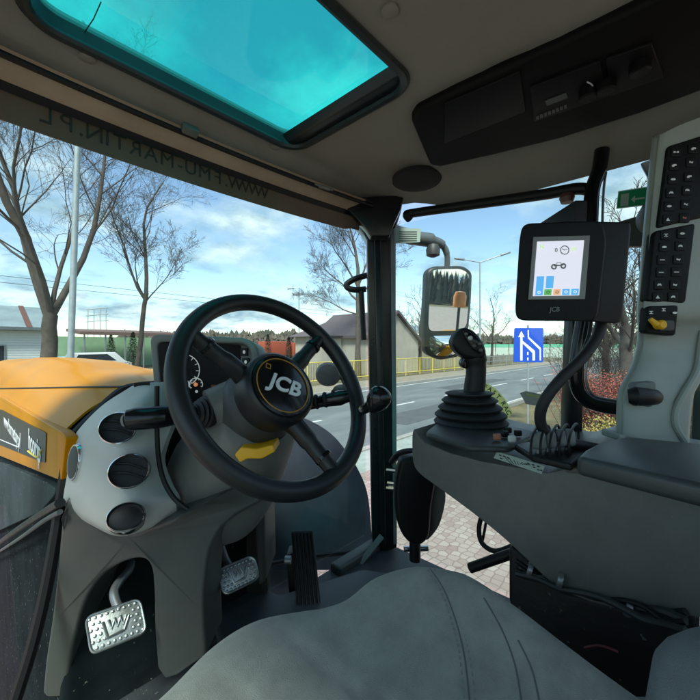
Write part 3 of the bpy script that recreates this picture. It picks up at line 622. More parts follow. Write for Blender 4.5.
tl_=N_.new('ShaderNodeBsdfTranslucent'); tl_.inputs[0].default_value=(.20,.60,.58,1); mm=N_.new('ShaderNodeMixShader'); mm.inputs[0].default_value=.12; L_.new(prev,mm.inputs[1]); L_.new(tl_.outputs[0],mm.inputs[2]); L_.new(mm.outputs[0],o_.inputs[0])
for a,b_ in(((82,36),(101,2)),):
    bm=BM(); tube(bm,[onZ(a[0],a[1],.588),onZ((a[0]+b_[0])/2+2,(a[1]+b_[1])/2,.588),onZ(*b_,.588)],.0010,5); obj('dirt_streak',bm,TEALB,CAB)
bm=BM(); prism(bm,[Vector((x,y,CZ+z)) for x,z,y in ((.625,.588,.44),(.640,.568,.44),(.672,.565,.44),(.672,.590,.44))],(0,.395,0)); obj('blind_cassette',bm,TEALB,rg,.003)
# trim buttons & speaker grille
for (x,y) in((390,10),(87,60),(275,151)):
    p=onZ(x,y,.56); p.z=CZ+hz(p.x,p.y)-.001
    for _ in range(3): p=onZ(x,y,p.z-CZ); p.z=CZ+hz(p.x,p.y)-.001
    obj('trim_button',lathe(BM(),[(.0145,0),(.0145,-.003),(.012,-.005),(0,-.0055)],p,(0,0,1),24),HEAD,CAB)
p=onZ(417,181,.52)
for _ in range(6): p=onZ(417,181,hz(p.x,p.y)-.014)
sg=obj('speaker_grille',lathe(BM(),[(.077,.012),(.077,0),(.068,-.006),(.03,-.0075),(0,-.008)],p,(0,0,1),40),mat('speaker_cloth',(.014,.014,.015),.9,bump=1,bscale=900),CAB)
# overhead console
def hl(x,y,off=0):
    p=onZ(x,y,.54)
    for _ in range(12): p=onZ(x,y,hz(p.x,p.y)-off)
    return p
ocp=[(411,122),(417,112),(470,86),(560,46),(650,4),(720,-30),(760,-40),(760,62),(700,93),(640,115),(560,140),(490,157),(440,168),(430,166)]
OC=obj('overhead_console',prism(BM(),[hl(x,y,.020) for x,y in ocp],(0,0,.03)),mat('overhead_black',(.004,.004,.0045),.6,spec=.2,bump=.2),CAB,.010)
def oc(name,pts,off,m,th=.006,bev=.002): return obj(name,prism(BM(),[hl(x,y,off) for x,y in pts],(0,0,th)),m,OC,bev)
DK=mat('radio_black',(.0035,.0035,.004),.5,spec=.25)
oc('storage_tray',[(445,104),(520,72),(526,112),(444,144)],.0265,DK,.008); oc('radio',[(530,88),(600,62),(606,98),(534,122)],.027,DK,.008)
oc('radio_display',[(545,101),(566,93),(568,98),(547,106)],.0285,mat('dim_display',(.05,.055,.05),.3),.002,0)
for k in range(8): x=536+k*4; y=117.0-k*1.55; oc('radio_key',[(x,y),(x+2.6,y-1),(x+3,y+2),(x+.4,y+3)],.029,mat('key_grey',(.10,.10,.10),.5),.002,0)
oc('control_panel',[(606,60),(652,44),(664,78),(610,97)],.027,DK,.008)
for (x,y) in((588,92),(606,85),(640,66)):
    c=hl(x,y,.028); obj('knob',lathe(BM(),[(.017,.004),(.017,-.012),(.014,-.015),(0,-.016)],c,(0,0,1),24),DK,OC)
bm=BM(); tube(bm,[hl(x,y,.030) for x,y in s2([(587,82),(592,85),(594,91),(590,97)],4,False)],.0013,5); obj('dial_mark',bm,PALE,OC)
# front header: tan band, black strips, rod, bracket
def xs(y_,pts): return pts
def hstrip(name,ya,za,yb,zb,m,x0=-.34,x1=1.10,th=.012,parent=CAB,bow=.05):
    rows=[]
    for k in range(25):
        x=x0+(x1-x0)*k/24; b_=-bow*((x-.38)/.75)**2
        rows.append([Vector((x,ya+b_,CZ+za)),Vector((x,(ya+yb)/2+b_,CZ+(za+zb)/2-.002)),Vector((x,yb+b_,CZ+zb))])
    return obj(name,grid(BM(),rows,thick=(0,.01,.006)),m,parent,ang=50)
hstrip('header_trim',.895,.525,.945,.492,TAN)
hstrip('header_seal',.945,.497,.955,.478,BLACK)
rod=[Vector((-.34+1.43*k/24,.885-.05*((-.34+1.43*k/24-.38)/.75)**2,CZ+.505)) for k in range(25)]
obj('header_rod',tube(BM(),rod,.0065,8),BLACK,CAB)
bk=onY(190,130,.875); bm=BM(); box(bm,onY(190,130,.872),(.036,.02,.020),z=(0,.5,.8)); obj('rod_bracket',bm,mat('bracket_grey',(.10,.115,.10),.6),CAB,.003)
bm=BM(); tube(bm,[W(319,186,1.14),W(330,189,1.14)],.006,8); tube(bm,[W(315,184,1.15),W(333,190,1.15)],.0035,8); obj('rod_clip',bm,mat('clip_tan',(.16,.15,.13),.6),CAB)
# sun blind outside with mirrored writing
def film(name,col,tr=.5):
    m=mat(name,col,.7,var=.08); N=m.node_tree.nodes; L=m.node_tree.links; o=[n for n in N if n.type=='OUTPUT_MATERIAL'][0]
    t=N.new('ShaderNodeBsdfTranslucent'); t.inputs[0].default_value=(*col,1); x=N.new('ShaderNodeMixShader'); x.inputs[0].default_value=tr
    L.new(N['Principled BSDF'].outputs[0],x.inputs[1]); L.new(t.outputs[0],x.inputs[2]); L.new(x.outputs[0],o.inputs[0]); return m
SBm=film('sun_strip_film',(.27,.21,.165),.55)
SB=thing('sun_strip','brown sun strip across the windscreen top with mirrored web address','sun visor',(.4,.95,CZ+.46))
zt=.493; zb=.425; rows=[]
for k in range(41):
    x=-.36+1.40*k/40; y=.962-.06*((x-.38)/.75)**2
    rows.append([Vector((x,y,CZ+zt)),Vector((x,y+.001,CZ+(zt+zb)/2)),Vector((x,y,CZ+zb+(.008 if x>1.0 else 0)))])
obj('strip',grid(BM(),rows,thick=(0,.003,0)),SBm,SB)
TXT=mat('sun_strip_lettering',(.035,.033,.025),.6)
msg="WWW.FMU-MARTIN.PL"
xa_=onY(268,192,.95).x; xb_=onY(36,100,.95).x
wid=[1.25 if c in 'WM' else .45 if c in '.I' else .62 if c in '-' else 1.0 for c in msg]; tot=sum(wid); acc=0
for c,w_ in zip(msg,wid):
    x=xa_+(xb_-xa_)*(acc+w_/2)/tot; acc+=w_; y=.962-.06*((x-.38)/.75)**2
    text('letter',c,TXT,(x,y-.0025,CZ+.462),(1,0,0),UP,.047,SB,.0006,0,mirror=True)
# pillars & glass
PIL=mat('pillar_black',(.009,.011,.012),.28,var=.2,bump=.2,bscale=500)
def dpil(x,y): return 1.40+.0*(y)
FP=obj('front_pillar',prism(BM(),[W(x,y,1.42) for x,y in [(336,200),(345,196),(404,196),(401,212),(396,228),(396,400),(397,548),(373,556),(370,400),(367,240),(362,230)]],FW*.09),PIL,CAB,.006)
obj('pillar_groove',prism(BM(),[W(x,y,1.405) for x,y in [(374,226),(381,228),(386,546),(380,548)]],FW*.03),PIL,FP,.004)
obj('pillar_edge_strip',prism(BM(),[W(x,y,1.412) for x,y in [(390.5,230),(395,228),(396.5,400),(397,544),(393.5,545)]],FW*.05),mat('pillar_edge',(.16,.18,.18),.35),FP,.002)
obj('pillar_gusset',prism(BM(),[W(x,y,1.33) for x,y in [(337,198),(404,195),(401,209),(394,224),(390,236),(371,236),(366,228)]],FW*.06),PIL,FP,.004)
obj('pillar_brace',tube(BM(),[W(343,204,1.40),W(368,228,1.40)],.014,6),PIL,FP)
GL=glassmat('window_glass',(.905,.975,.945),.45,(5,.62,.018))
GLW=glassmat('windscreen_glass',(.905,.975,.945),.14,(4,.60,.018))
bm=BM(); prism(bm,[Vector((-.36,.952,CZ+.50)),Vector((1.12,.952,CZ+.50)),Vector((1.12,.952,CZ-.75)),Vector((.10,.952,CZ-.75)),Vector((.07,.952,CZ-.30)),Vector((-.36,.952,CZ-.25))],(0,.006,0)); 
obj('windscreen',bm,GLW,CAB)
bm=BM(); prism(bm,[Vector((1.19,y,CZ+z)) for y,z in((.86,.47),(.86,-.78),(-.2,-.78),(-.2,.47))],(.006,0,0)); obj('side_window',bm,GL,CAB)
# lower corner of windscreen frame (black line from dash to floor), sill
SEAL=[onY(x,y,.935) for x,y in s2([(194,384),(160,385),(132,388),(118,394),(98,412),(76,434),(71,445),(66,470),(60,510),(48,580),(34,640),(20,686),(8,722)],4,False)]
obj('windscreen_seal',tube(BM(),SEAL,.011,8),BLACK,CAB)
0 and obj('lower_frame',tube(BM(),[onY(x,y,.95) for x,y in [(56,520),(44,585),(30,645),(12,705)]],.013,8),BLACK,CAB)
# floor
bm=BM(); box2(bm,(-.36,-.7,CZ-.84),(1.19,.94,CZ-.785)); FLR=obj('floor',bm,FLOORM,CAB,.01)
bm=BM(); box2(bm,(.9,.88,CZ-.80),(1.17,.93,CZ-.755)); obj('sill',bm,DG2,CAB,.01)
bm=BM(); prism(bm,[onZ(x,y,-.748) for x,y in rquad([(212,602),(262,584),(278,594),(362,568),(392,572),(372,616),(300,656),(225,668)],6)],(0,0,-.05)); obj('floor_riser',bm,mat('riser_blue_grey',(.040,.048,.055),.55,var=.25,vscale=10,bump=.4),CAB,.03,4)
obj('sill_bar',tube(BM(),[W(262,566,1.34),W(300,558,1.36),W(340,553,1.38),W(372,552,1.40)],.009,8),BLACK,CAB)
obj('corner_brace',tube(BM(),[W(358,566,1.34),W(382,536,1.38)],.014,4),mat('brace_grey',(.10,.115,.12),.4),CAB)
# rear and left shell (behind camera)
bm=BM(); box2(bm,(-.36,-.78,CZ-.80),(1.15,-.74,CZ-.32)); obj('rear_wall',bm,DG,CAB)
bm=BM(); box2(bm,(-.30,-.764,CZ-.318),(1.08,-.758,CZ+.50)); obj('rear_window',bm,GL,CAB)
bm=BM(); box2(bm,(-.372,-.5,CZ-.74),(-.366,.84,CZ+.50)); obj('door_window',bm,GL,CAB)
bm=BM(); box2(bm,(-.38,-.74,CZ-.80),(-.34,-.5,CZ+.5)); box2(bm,(-.38,.84,CZ-.8),(-.32,.92,CZ+.5)); obj('left_door_frame',bm,BLACK,CAB)
# rear right quarter (dark post behind the tower)
bm=BM(); prism(bm,[onX(x,y,1.24) for x,y in [(640,163),(700,140),(720,300),(700,450),(690,450),(700,300),(668,215)]],(.03,0,0)); obj('rear_pillar',bm,DG2,CAB,.004)
bm=BM(); prism(bm,[onX(x,y,1.24) for x,y in rquad([(616,222),(640,215),(700,205),(700,246),(616,246)],4)],(.03,0,0)); obj('rear_cross_rail',bm,mat('dull_brown_grey',(.045,.042,.042),.5),CAB,.008)
obj('exterior_lamp_cover',lathe(BM(),[(.001,.035),(.024,.032),(.034,.01),(.036,-.01),(.03,-.035),(0,-.04)],W(655,217,.92),FW,24,sx=1.3),DG2,CAB)
# side grab bars / door tubes
bm=tube(BM(),cr([W(410,219,1.26),W(407,215,1.25),W(414,213,1.245),W(470,205,1.12),W(540,195,.99),W(575,189,.935),W(590,190,.92)],6),.0145,12); obj('grab_bar',bm,BLACK,CAB)
obj('bar_knob',lathe(BM(),[(.001,.012),(.014,.01),(.018,0),(.014,-.012),(0,-.014)],W(567,198,.94),UP,20),mat('red_brown_knob',(.10,.04,.035),.4),CAB)
DF=tube(BM(),cr([W(602,150,.90),W(599,170,.90),W(592,192,.90),W(590,230,.89),W(586,300,.88),W(579,345,.88),W(576,372,.88),W(579,391,.88),W(590,402,.875),W(608,407,.865),W(632,409,.85)],5),.0165,12); obj('door_tube',DF,GLOSS,CAB)
obj('door_tube_trim',tube(BM(),cr([W(606,172,.905),W(603,200,.90),W(600,300,.88),W(589,350,.87),W(586,378,.87),W(592,394,.87),W(606,399,.865),W(630,402,.85)],5),.003,6),STEEL,CAB)
obj('door_post',prism(BM(),[W(x,y,.95) for x,y in [(573,300),(587,300),(583,440),(568,440)]],FW*.04),PIL,CAB,.005)
# ================================================================== DASHBOARD POD
DB=thing('dashboard','pale grey front dash pod with round air vents above a dark arched footwell shroud','dashboard',(.25,.75,CZ-.45))
rows=[[W(x,y,d) for x,y,d in r] for r in [
 [(132,386,.77),(142,384,.76),(156,383,.77),(176,383,.80)],
 [(124,391,.745),(136,392,.735),(151,392,.73),(174,393,.78)],
 [(104,404,.74),(122,404,.70),(142,404,.69),(172,405,.75)],
 [(86,421,.74),(106,424,.68),(130,424,.668),(172,424,.72)],
 [(74,437,.735),(96,443,.67),(122,445,.655),(164,445,.70)],
 [(70,455,.735),(93,460,.667),(122,462,.65),(160,465,.70)],
 [(67,475,.73),(90,480,.66),(123,482,.645),(168,488,.70)],
 [(64,492,.73),(88,502,.655),(124,505,.64),(175,501,.69)],
 [(63,501,.73),(93,521,.655),(126,531,.645),(177,514,.705)],
 [(63,506,.76),(93,526,.68),(126,536,.67),(177,517,.73)]]]
obj('upper_pod',grid(BM(),smooth_rows(rows,5,6),thick=FW*.02),POD,DB)
# air vents
def vent(px,py,d,r,n,open_=True,sx=1.0):
    c=W(px,py,d); n=Vector(n).normalized()
    v=obj('air_vent',lathe(BM(),[(r*1.0,-.03),(r*1.02,0),(r*.99,.005),(r*.925,.007),(r*.89,.003),(r*.89,-.02)],c,n,44,sx=sx),CHROME,DB)
    obj('vent_core',lathe(BM(),[(r*.89,-.035),(r*.89,-.012),(0,-.012)] if open_ else [(r*.87,-.02),(r*.87,.001),(r*.6,.004),(0,.005)],c,n,40,sx=sx),BLACK,v)
    if open_:
        a=n.cross(UP).normalized(); b_=a.cross(n)
        for k in(-.3,.3):
            L_=r*.84*math.sqrt(1-k*k); bm=BM()
            tube(bm,cr([c+(-a*.95+(-b_*.30))*L_+b_*k*r*.8-n*.006,c+b_*(k*r*.8+.004)+n*.001,c+(a*.95+b_*.30)*L_+b_*k*r*.8-n*.006],5),.0018,6,sx=1,up=n); obj('louvre',bm,BLACK,v)
    return v
tocam=lambda px,py: (-dirp(px,py)).normalized()
vent(118,428,.622,0.0285,tocam(117,428)+Vector((-.25,-.1,.15)),True,.93)
vent(129,471,.615,.031,tocam(128,471)+Vector((-.15,0,.1)),True,.9)
vent(126,517,.614,.029,tocam(126,517)+Vector((-.1,0,.25)),False,.8)
c=W(75,462,.700); 
pv=obj('side_vent',lathe(BM(),[(.034,-.02),(.035,0),(.033,.004),(.030,.004),(.029,0),(.02,.002),(0,.003)],c,Vector((-.93,-.2,.12)),32,sx=1,sy=.62),CHROME,DB)
obj('vent_core',lathe(BM(),[(.0295,.002),(.0295,.0045),(.02,.006),(0,.0065)],c,Vector((-.93,-.2,.12)),32,sy=.62),DG2,pv)
bm=BM(); prism(bm,[W(x,y,.755) for x,y in [(134,385),(150,384),(150,386.5),(134,387.5)]],(0,0,.004)); obj('defrost_slot',bm,BLACK,DB)
obj('pod_gap',tube(BM(),cr([W(x,y,.672) for x,y in [(157,386),(157,420),(158,452),(163,478),(174,498),(190,511)]],5),.0045,8),BLACK,DB)
# lower shroud with arches
out=s2([(66,497),(60,530),(56,575),(51,620),(45,660),(42,693)],3,False)+[(46,698),(66,697)]+s2([(66,692),(72,650),(84,605),(100,578),(120,564),(140,559),(150,566),(153,590),(154,630),(157,668)],4,False)+[(165,680),(176,677),(206,656)]+s2([(206,650),(204,610),(206,575),(212,545),(228,522),(258,504)],4,False)+[(266,498),(262,478),(228,492),(202,506)]+s2([(182,515),(150,527),(128,535),(105,529),(88,515)],3,False)
dsh=lambda x,y:.70+max(0,(y-520))*.00068-.055*math.exp(-((x-190)/42)**2)
obj('lower_shroud',prism(BM(),[W(x,y,dsh(x,y)) for x,y in out],FW*.10),mat('shroud_grey',(.058,.063,.059),.42,var=.1,bump=.35,bscale=1100),DB,.018,5)
# dark footwell back
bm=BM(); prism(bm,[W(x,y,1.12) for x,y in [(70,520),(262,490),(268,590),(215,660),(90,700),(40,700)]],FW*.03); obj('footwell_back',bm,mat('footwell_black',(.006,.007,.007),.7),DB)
bm=BM(); prism(bm,[W(x,y,.98) for x,y in [(252,495),(264,490),(266,582),(258,588)]],FW*.14); obj('side_panel',bm,DG2,DB,.01)
# ================================================================== STEERING
WN=Vector((0,-math.cos(R(30)),math.sin(R(30)))); WC=W(281.5,386.5,.689); WA=Vector((1,0,0)); WB=WN.cross(WA); WB=-WB if WB.z<0 else WB
SC=thing('steering_column','dark grey steering column housing with yellow tilt lever and stalks','steering column',WC-WN*.2)
obj('column_neck',lathe(BM(),[(.052,-.02),(.062,-.045),(.074,-.06),(.078,-.075),(.080,-.11),(.076,-.115),(.076,-.15),(.070,-.24),(.068,-.30)],WC,WN,48),DG2,SC)
rows=[]
for i,(h,rx,ry,oz) in enumerate([(-.085,.060,.045,-.035),(-.10,.082,.066,-.042),(-.14,.095,.085,-.05),(-.19,.105,.105,-.06),(-.25,.115,.125,-.075),(-.31,.115,.135,-.085),(-.36,.11,.12,-.09)]):
    o_=WC+WN*h+WB*oz; rows.append([o_+WA*math.cos(t)*rx*1.0+WB*math.sin(t)*ry for t in [2*math.pi*k/40 for k in range(40)]])
obj('lower_cowl',grid(BM(),[list(r) for r in zip(*[cr(c_,4) for c_ in zip(*rows)])],closed=True),DG,SC)
# stalk boss left
sb=W(205,412,.70); ax=(W(150,419,.62)-W(205,412,.70)).normalized()
obj('stalk_boss',tube(BM(),[W(262,395,.76),W(235,402,.735),sb-ax*.012],[.055,.046,.042],24),DG,SC)
gb=obj('stalk_gaiter',lathe(BM(),[(.030,-.012),(.030,.002),(.024,.004),(.027,.008),(.021,.011),(.023,.015),(.016,.018),(.017,.022),(.010,.024)],sb,ax,28),RUB,SC)
obj('shuttle_lever',tube(BM(),[sb,sb.lerp(W(150,417.5,.610),.3),W(160,417,.615),W(135,419,.600),W(128,420,.597),W(125,420.5,.596)],[.010,.014,.0185,.0185,.017,.010],20),GLOSS,SC)
bm=lathe(BM(),[(.010,0),(.009,.002),(.005,.003),(0,.003)],W(124.6,420.5,.595),(W(120,421,.58)-W(135,419,.60)),20); obj('lever_button',bm,DG,SC)
# right stalk
obj('right_stalk',tube(BM(),[W(298,408,.80),W(308,405,.79),W(322,401,.78),W(340,398,.775),W(349,396,.775)],[.010,.011,.013,.016,.012],16),GLOSS,SC)
for k in range(3):
    q=W(316+k*9,402.6-k*2,.768); obj('stalk_ring',lathe(BM(),[(.0145+.001*k,-.003),(.016+.001*k,0),(.0145+.001*k,.003)],q+FW*.012,(W(340,398,.775)-W(322,401,.78)),18),RUB,SC)
# yellow lever
obj('yellow_tilt_lever',prism(BM(),[W(x,y,.66) for x,y in rquad([(234,455),(241,447),(256,449),(273,445),(275,452),(262,459),(247,459),(240,463)],2)],FW*.05+UP*.002),YLEV,SC,.004)
0 and obj('key_switch',tube(BM(),[W(262,462,.71),W(258,480,.74)],.016,14),CHROME,SC)
# steering wheel
SW=thing('steering_wheel','black three spoke steering wheel with a round lettered hub badge and spinner knob','steering wheel',WC)
MR=.1885
rim=[WC+WA*math.cos(t)*MR+WB*math.sin(t)*MR for t in [2*math.pi*k/96 for k in range(96)]]
obj('rim',tube(BM(),rim,.0165,20,closed=True),WHEELM,SW)
def wp(px,py): return onP(px,py,WC,WN)
for (x,y) in((203,341),(321,337),(333,468)):
    dv=(wp(x,y)-WC).normalized(); si=WN.cross(dv)
    P=[WC-WN*.035+dv*.045,WC-WN*.022+dv*.09,WC-WN*.012+dv*.14,WC-WN*.002+dv*(MR-.004)]
    sp_=obj('spoke',tube(BM(),cr(P,5),[.020]*4+[.018]*4+[.0155]*4+[.0145]*3+[.015],14,sx=1,up=WN),WHEELM,SW)
    obj('spoke_collar',tube(BM(),[WC+dv*(MR-.040)-WN*.008,WC+dv*(MR-.034)-WN*.006],.0172,14),GLOSS,sp_)
hub=obj('hub',lathe(BM(),[(.055,-.055),(.070,-.05),(.0735,-.03),(.0735,-.008),(.071,.002),(.066,.006),(.062,.004),(0,.004)],WC,WN,64),WHEELM,SW)
bd=obj('hub_badge',lathe(BM(),[(.0615,.003),(.0615,.0062),(.060,.0072),(0,.0075)],WC,WN,64),GLOSS,SW)
rg_=[WC+WN*.0078+(WA*math.cos(t)+WB*math.sin(t))*.0545 for t in [2*math.pi*k/64 for k in range(64)]]
obj('gold_ring',tube(BM(),rg_,.0011,6,closed=True),mat('gold_ring',(.45,.22,.03),.4),bd)
ta=R(-27); TX=WA*math.cos(ta)+WB*math.sin(ta); TY=-WA*math.sin(ta)+WB*math.cos(ta)
text('lettering','JCB',mat('badge_white',(.72,.74,.74),.4),WC+WN*.0085+TX*.002-TY*.001,TX,TY,.043,bd,.0012,.0011,shear=.2)
sq=WC+WN*.0085+TX*-.036+TY*.026
gm=MATS['gold_ring']
bm=BM()
for a,b_ in((-1,0),(1,0),(0,1),(0,-1)):
    box(bm,sq+TX*a*.0045+TY*b_*.0045,(.0015 if a else .0105,.0105 if a else .0015,.001),x=TX,z=WN)
obj('emblem',bm,gm,bd)
kn=W(379,398,.60)
kb=obj('spinner_knob',lathe(BM(),[(.006,-.028),(.012,-.02),(.0185,-.008),(.0195,.004),(.016,.013),(.008,.018),(0,.019)],kn,WN+Vector((.0,.3,.3)),28),GLOSS,SW)
obj('knob_stem',tube(BM(),[wp(362,410),W(368,407,.615),kn-WN*.006],[.011,.009,.012],12),GLOSS,kb)
# instrument panel
IP=thing('instrument_panel','grey framed instrument panel with round gauges behind the steering wheel','instrument panel',W(200,370,.86))
ipd=lambda x,y:.84-(x-200)*.0004
fr=rquad([(149,334),(246,337.5),(258,346),(262,400),(160,432),(155,405)],9)
inn=rquad([(157,342),(245,344),(251,352),(254,392),(170,412),(162,398)],7)
bm=BM(); n_=len(fr)
A=[bm.verts.new(W(x,y,ipd(x,y))) for x,y in fr]; B_=[bm.verts.new(W(x,y,ipd(x,y))) for x,y in inn]; C_=[bm.verts.new(W(x,y,ipd(x,y))+FW*.03) for x,y in inn]; D_=[bm.verts.new(W(x,y,ipd(x,y))+FW*.09+UP*-.01) for x,y in fr]
for i in range(n_):
    j=(i+1)%n_
    bm.faces.new((A[i],A[j],B_[j],B_[i])); bm.faces.new((B_[i],B_[j],C_[j],C_[i])); bm.faces.new((A[i],D_[i],D_[j],A[j]))
bm.faces.new(C_); bm.faces.new(D_[::-1]); obj('bezel',bm,mat('bezel_grey',(.13,.138,.13),.5,bump=.3,bscale=1100),IP,.006,3)
obj('screen',prism(BM(),[W(x,y,.855) for x,y in rquad([(158,343),(244,345),(250,353),(253,391),(171,411),(163,398)],6)],FW*.01),mat('panel_black',(.006,.006,.007),.55,spec=.15),IP)
DIM=mat('gauge_print',(.50,.52,.52),.5,emit=(.5,.52,.5),estr=.12); ORG=mat('gauge_orange',(.55,.22,.10),.5,emit=(1,.4,.15),estr=.12)
dI=.850
for (x,y,r,ang) in((184,370,15.5,(-60,110)),(196,384.5,6.5,(-20,215)),(183.5,384.5,5.5,(-40,200))):
    q=lambda a,rr:W(x+rr*math.cos(R(a)),y-rr*math.sin(R(a)),dI)
    bm=tube(BM(),[q(ang[0]+(ang[1]-ang[0])*k/20,r) for k in range(21)],.0011,5); g=obj('gauge',bm,DIM,IP)
    bm=BM()
    for k in range(7):
        a=ang[0]+(ang[1]-ang[0])*k/6; tube(bm,[q(a,r),q(a,r*.78)],.0008,4)
    obj('tick_marks',bm,DIM,g); obj('needle_cap',lathe(BM(),[(.0065 if r>10 else .0045,0),(.0065 if r>10 else .0045,-.003),(0,-.004)],W(x-(0 if r>10 else 0),y,dI),FW,18),ORG,g)
    obj('needle',tube(BM(),[q(100,1),q(120,r*.7)],.0009,4),ORG,g)
for (x,y) in((244,352),(245.5,362)):
    b_=obj('rocker_switch',prism(BM(),[W(a,c_,.848) for a,c_ in rrect(x-3.6,y-4,x+3.6,y+4,1)],FW*.006),BLACK,IP,.001)
    obj('symbol',prism(BM(),[W(a,c_,.8465) for a,c_ in ellp(x,y,1.3,1.8,10)],FW*.001),DIM,b_)
for x in(189,): obj('symbol',prism(BM(),[W(a,c_,.849) for a,c_ in ellp(196.5,391.5,1.5,1.5,10)],FW*.001),DIM,IP)
bm=prism(BM(),[W(a,c_,.849) for a,c_ in rrect(211,385,216,387,.5)],FW*.001); obj('warning_light',bm,mat('dim_red',(.2,.02,.01),.5),IP)
# ================================================================== PEDALS
def pedal(name,label,q,d,tilt,arm):
    c=W(sum(a for a,_ in q)/4,sum(b_ for _,b_ in q)/4,d); t=thing(name,label,'pedal',c,'foot pedals')
    nr=(tocam(*((sum(a for a,_ in q)/4,sum(b_ for _,b_ in q)/4)))+Vector((-.05,-.1,.25))).normalized()
    P=[onP(x,y,c,nr) for x,y in rquad(q,9,5)]
    pd=obj('pad',prism(BM(),P,-nr*.014),ALU,t,.004,3)
    # raised rim
    obj('raised_rim',tube(BM(),[c+(p-c)*.95+nr*.001 for p in P],.0022,6,closed=True),ALU,pd)
    Q=[onP(x,y,c,nr) for x,y in q]; bm=BM(); 
    for i in range(9):
        for j in range(6):
            u=(i+.75+(.5 if j%2 else 0))/10; v=(j+.8)/6.6
            if u>.93: continue
            if .28<u<.74 and .24<v<.76: continue
            p=Q[0].lerp(Q[1],u).lerp(Q[3].lerp(Q[2],u),v)
            lathe(bm,[(.0032,0),(.0024,.0022),(0,.003)],p,nr,8)
    obj('studs',bm,ALU,pd)
    u_=(Q[1]-Q[0]).normalized(); v_=nr.cross(u_); v_=v_ if v_.z>0 else -v_; w_=(Q[1]-Q[0]).length
    bm=BM(); e=lambda a,b_:c+u_*a*w_+v_*b_*w_+nr*.002
    tube(bm,[e(-.22,.14),e(-.14,-.16),e(.14,-.13)],.0026,6)
    for a in(-.1,.0,.1,): tube(bm,[e(a-.02,.14),e(a+.03,-.02),e(a+.09,.13)],.0024,6)
    tube(bm,[e(.14,-.13),e(.24,.10)],.0026,6); obj('emblem',bm,ALU,pd)
    obj('arm',tube(BM(),cr([W(*a) for a in arm],6),.0085,12),STEEL,t)
pedal('foot_pedal','studded metal foot pedal on a bent steel arm at lower left footwell',[(84,617),(141,597),(148,632),(90,656)],.70,0,[(131,563,.86),(129,570,.82),(119,582,.77),(114,592,.745),(116,602,.73),(120,610,.72)])
pedal('foot_pedal','smaller studded metal foot pedal beyond the central shroud column',[(216,570),(254,554),(261,578),(223,597)],.82,0,[(222,548,.95),(226,560,.90),(233,572,.85)])
t=thing('accelerator_pedal','tall black ribbed accelerator pedal hinged near the seat front','pedal',W(305,585,1.10))
nr=(tocam(306,575)+UP*.1).normalized(); c=W(306,572,1.12); q=[(291,531),(313,530),(321,606),(297,615)]
obj('pad',prism(BM(),[onP(x,y,c,nr) for x,y in rquad(q,2)],-nr*.018),RUB,t,.004)
bm=BM()
for k in range(6):
    f=(k+.6)/6.2; a=Vector((*q[0],0)).lerp(Vector((*q[1],0)),f); b_=Vector((*q[3],0)).lerp(Vector((*q[2],0)),f); tube(bm,[onP(a.x,a.y+3,c,nr)+nr*.001,onP(b_.x,b_.y-3,c,nr)+nr*.001],.0033,6)
obj('ribs',bm,GLOSS,t)
obj('hinge_bracket',prism(BM(),[W(x,y,1.16) for x,y in [(286,556),(293,553),(298,612),(290,608)]],FW*.06),BLACK,t,.004)
obj('hinge_bolt',tube(BM(),[W(285,560,1.14),W(291,560,1.14)],.012,12),STEEL,t)
# ================================================================== SEAT
ST=thing('driver_seat','grey green fabric driver seat cushion with bolstered front edge in the foreground','seat',(.3,.1,CZ-.5))
ol=cr([(.02,.36,0),(.09,.400,0),(.15,.412,0),(.21,.428,0),(.27,.428,0),(.325,.400,0),(.372,.365,0),(.43,.352,0),(.48,.312,0),(.512,.25,0),(.508,.18,0),(.492,.11,0),(.478,.04,0),(.46,-.10,0),(.44,-.25,0),(.30,-.30,0),(.12,-.30,0),(.0,-.25,0),(-.03,-.1,0),(-.03,.1,0),(-.02,.27,0)],6,True)
def crz(x,y): # crest height
    return -.350+.030*max(0,min(1,(x-.34)/.14))*max(0,min(1,(y-.0)/.25))+ .006*math.exp(-((x-.22)/.07)**2)
ctr=Vector((.27,.08,0)); rows=[]
for (s_,dz) in((0.02,-.012),(.15,-.014),(.3,-.016),(.45,-.017),(.58,-.016),(.70,-.011),(.80,-.004),(.87,0.0),(.92,-.002),(.96,-.010),(.985,-.022),(1.0,-.042),(1.0,-.07),(.99,-.10),(.965,-.12),(.94,-.13)):
    r_=[]
    for p in ol:
        q=ctr+(p-ctr)*s_; zz=crz(p.x,p.y)*min(1,1) ; zz=-.350+(zz+.350)*min(1,(s_/.85)**2)+dz
        # pleats in the panel
        g=0
        for gx,gw in ((.17,.006),(.245,.006),(.325,.007)):
            if s_<.9: g-=.004*math.exp(-((q.x+.18*(q.y-.1)-gx)/gw)**2)*min(1,(.9-s_)*6)
        r_.append(Vector((q.x,q.y,CZ+zz+g)))
    rows.append(r_)
obj('cushion',grid(BM(),[list(cr([r[j] for r in rows],4)) for j in range(len(ol))]+[list(cr([r[0] for r in rows],4))]),FAB,ST,ang=80)
def czz(x,y):
    p=Vector((x,y,0)); return 0
def top_at(px,py,off=0.001):
    return None
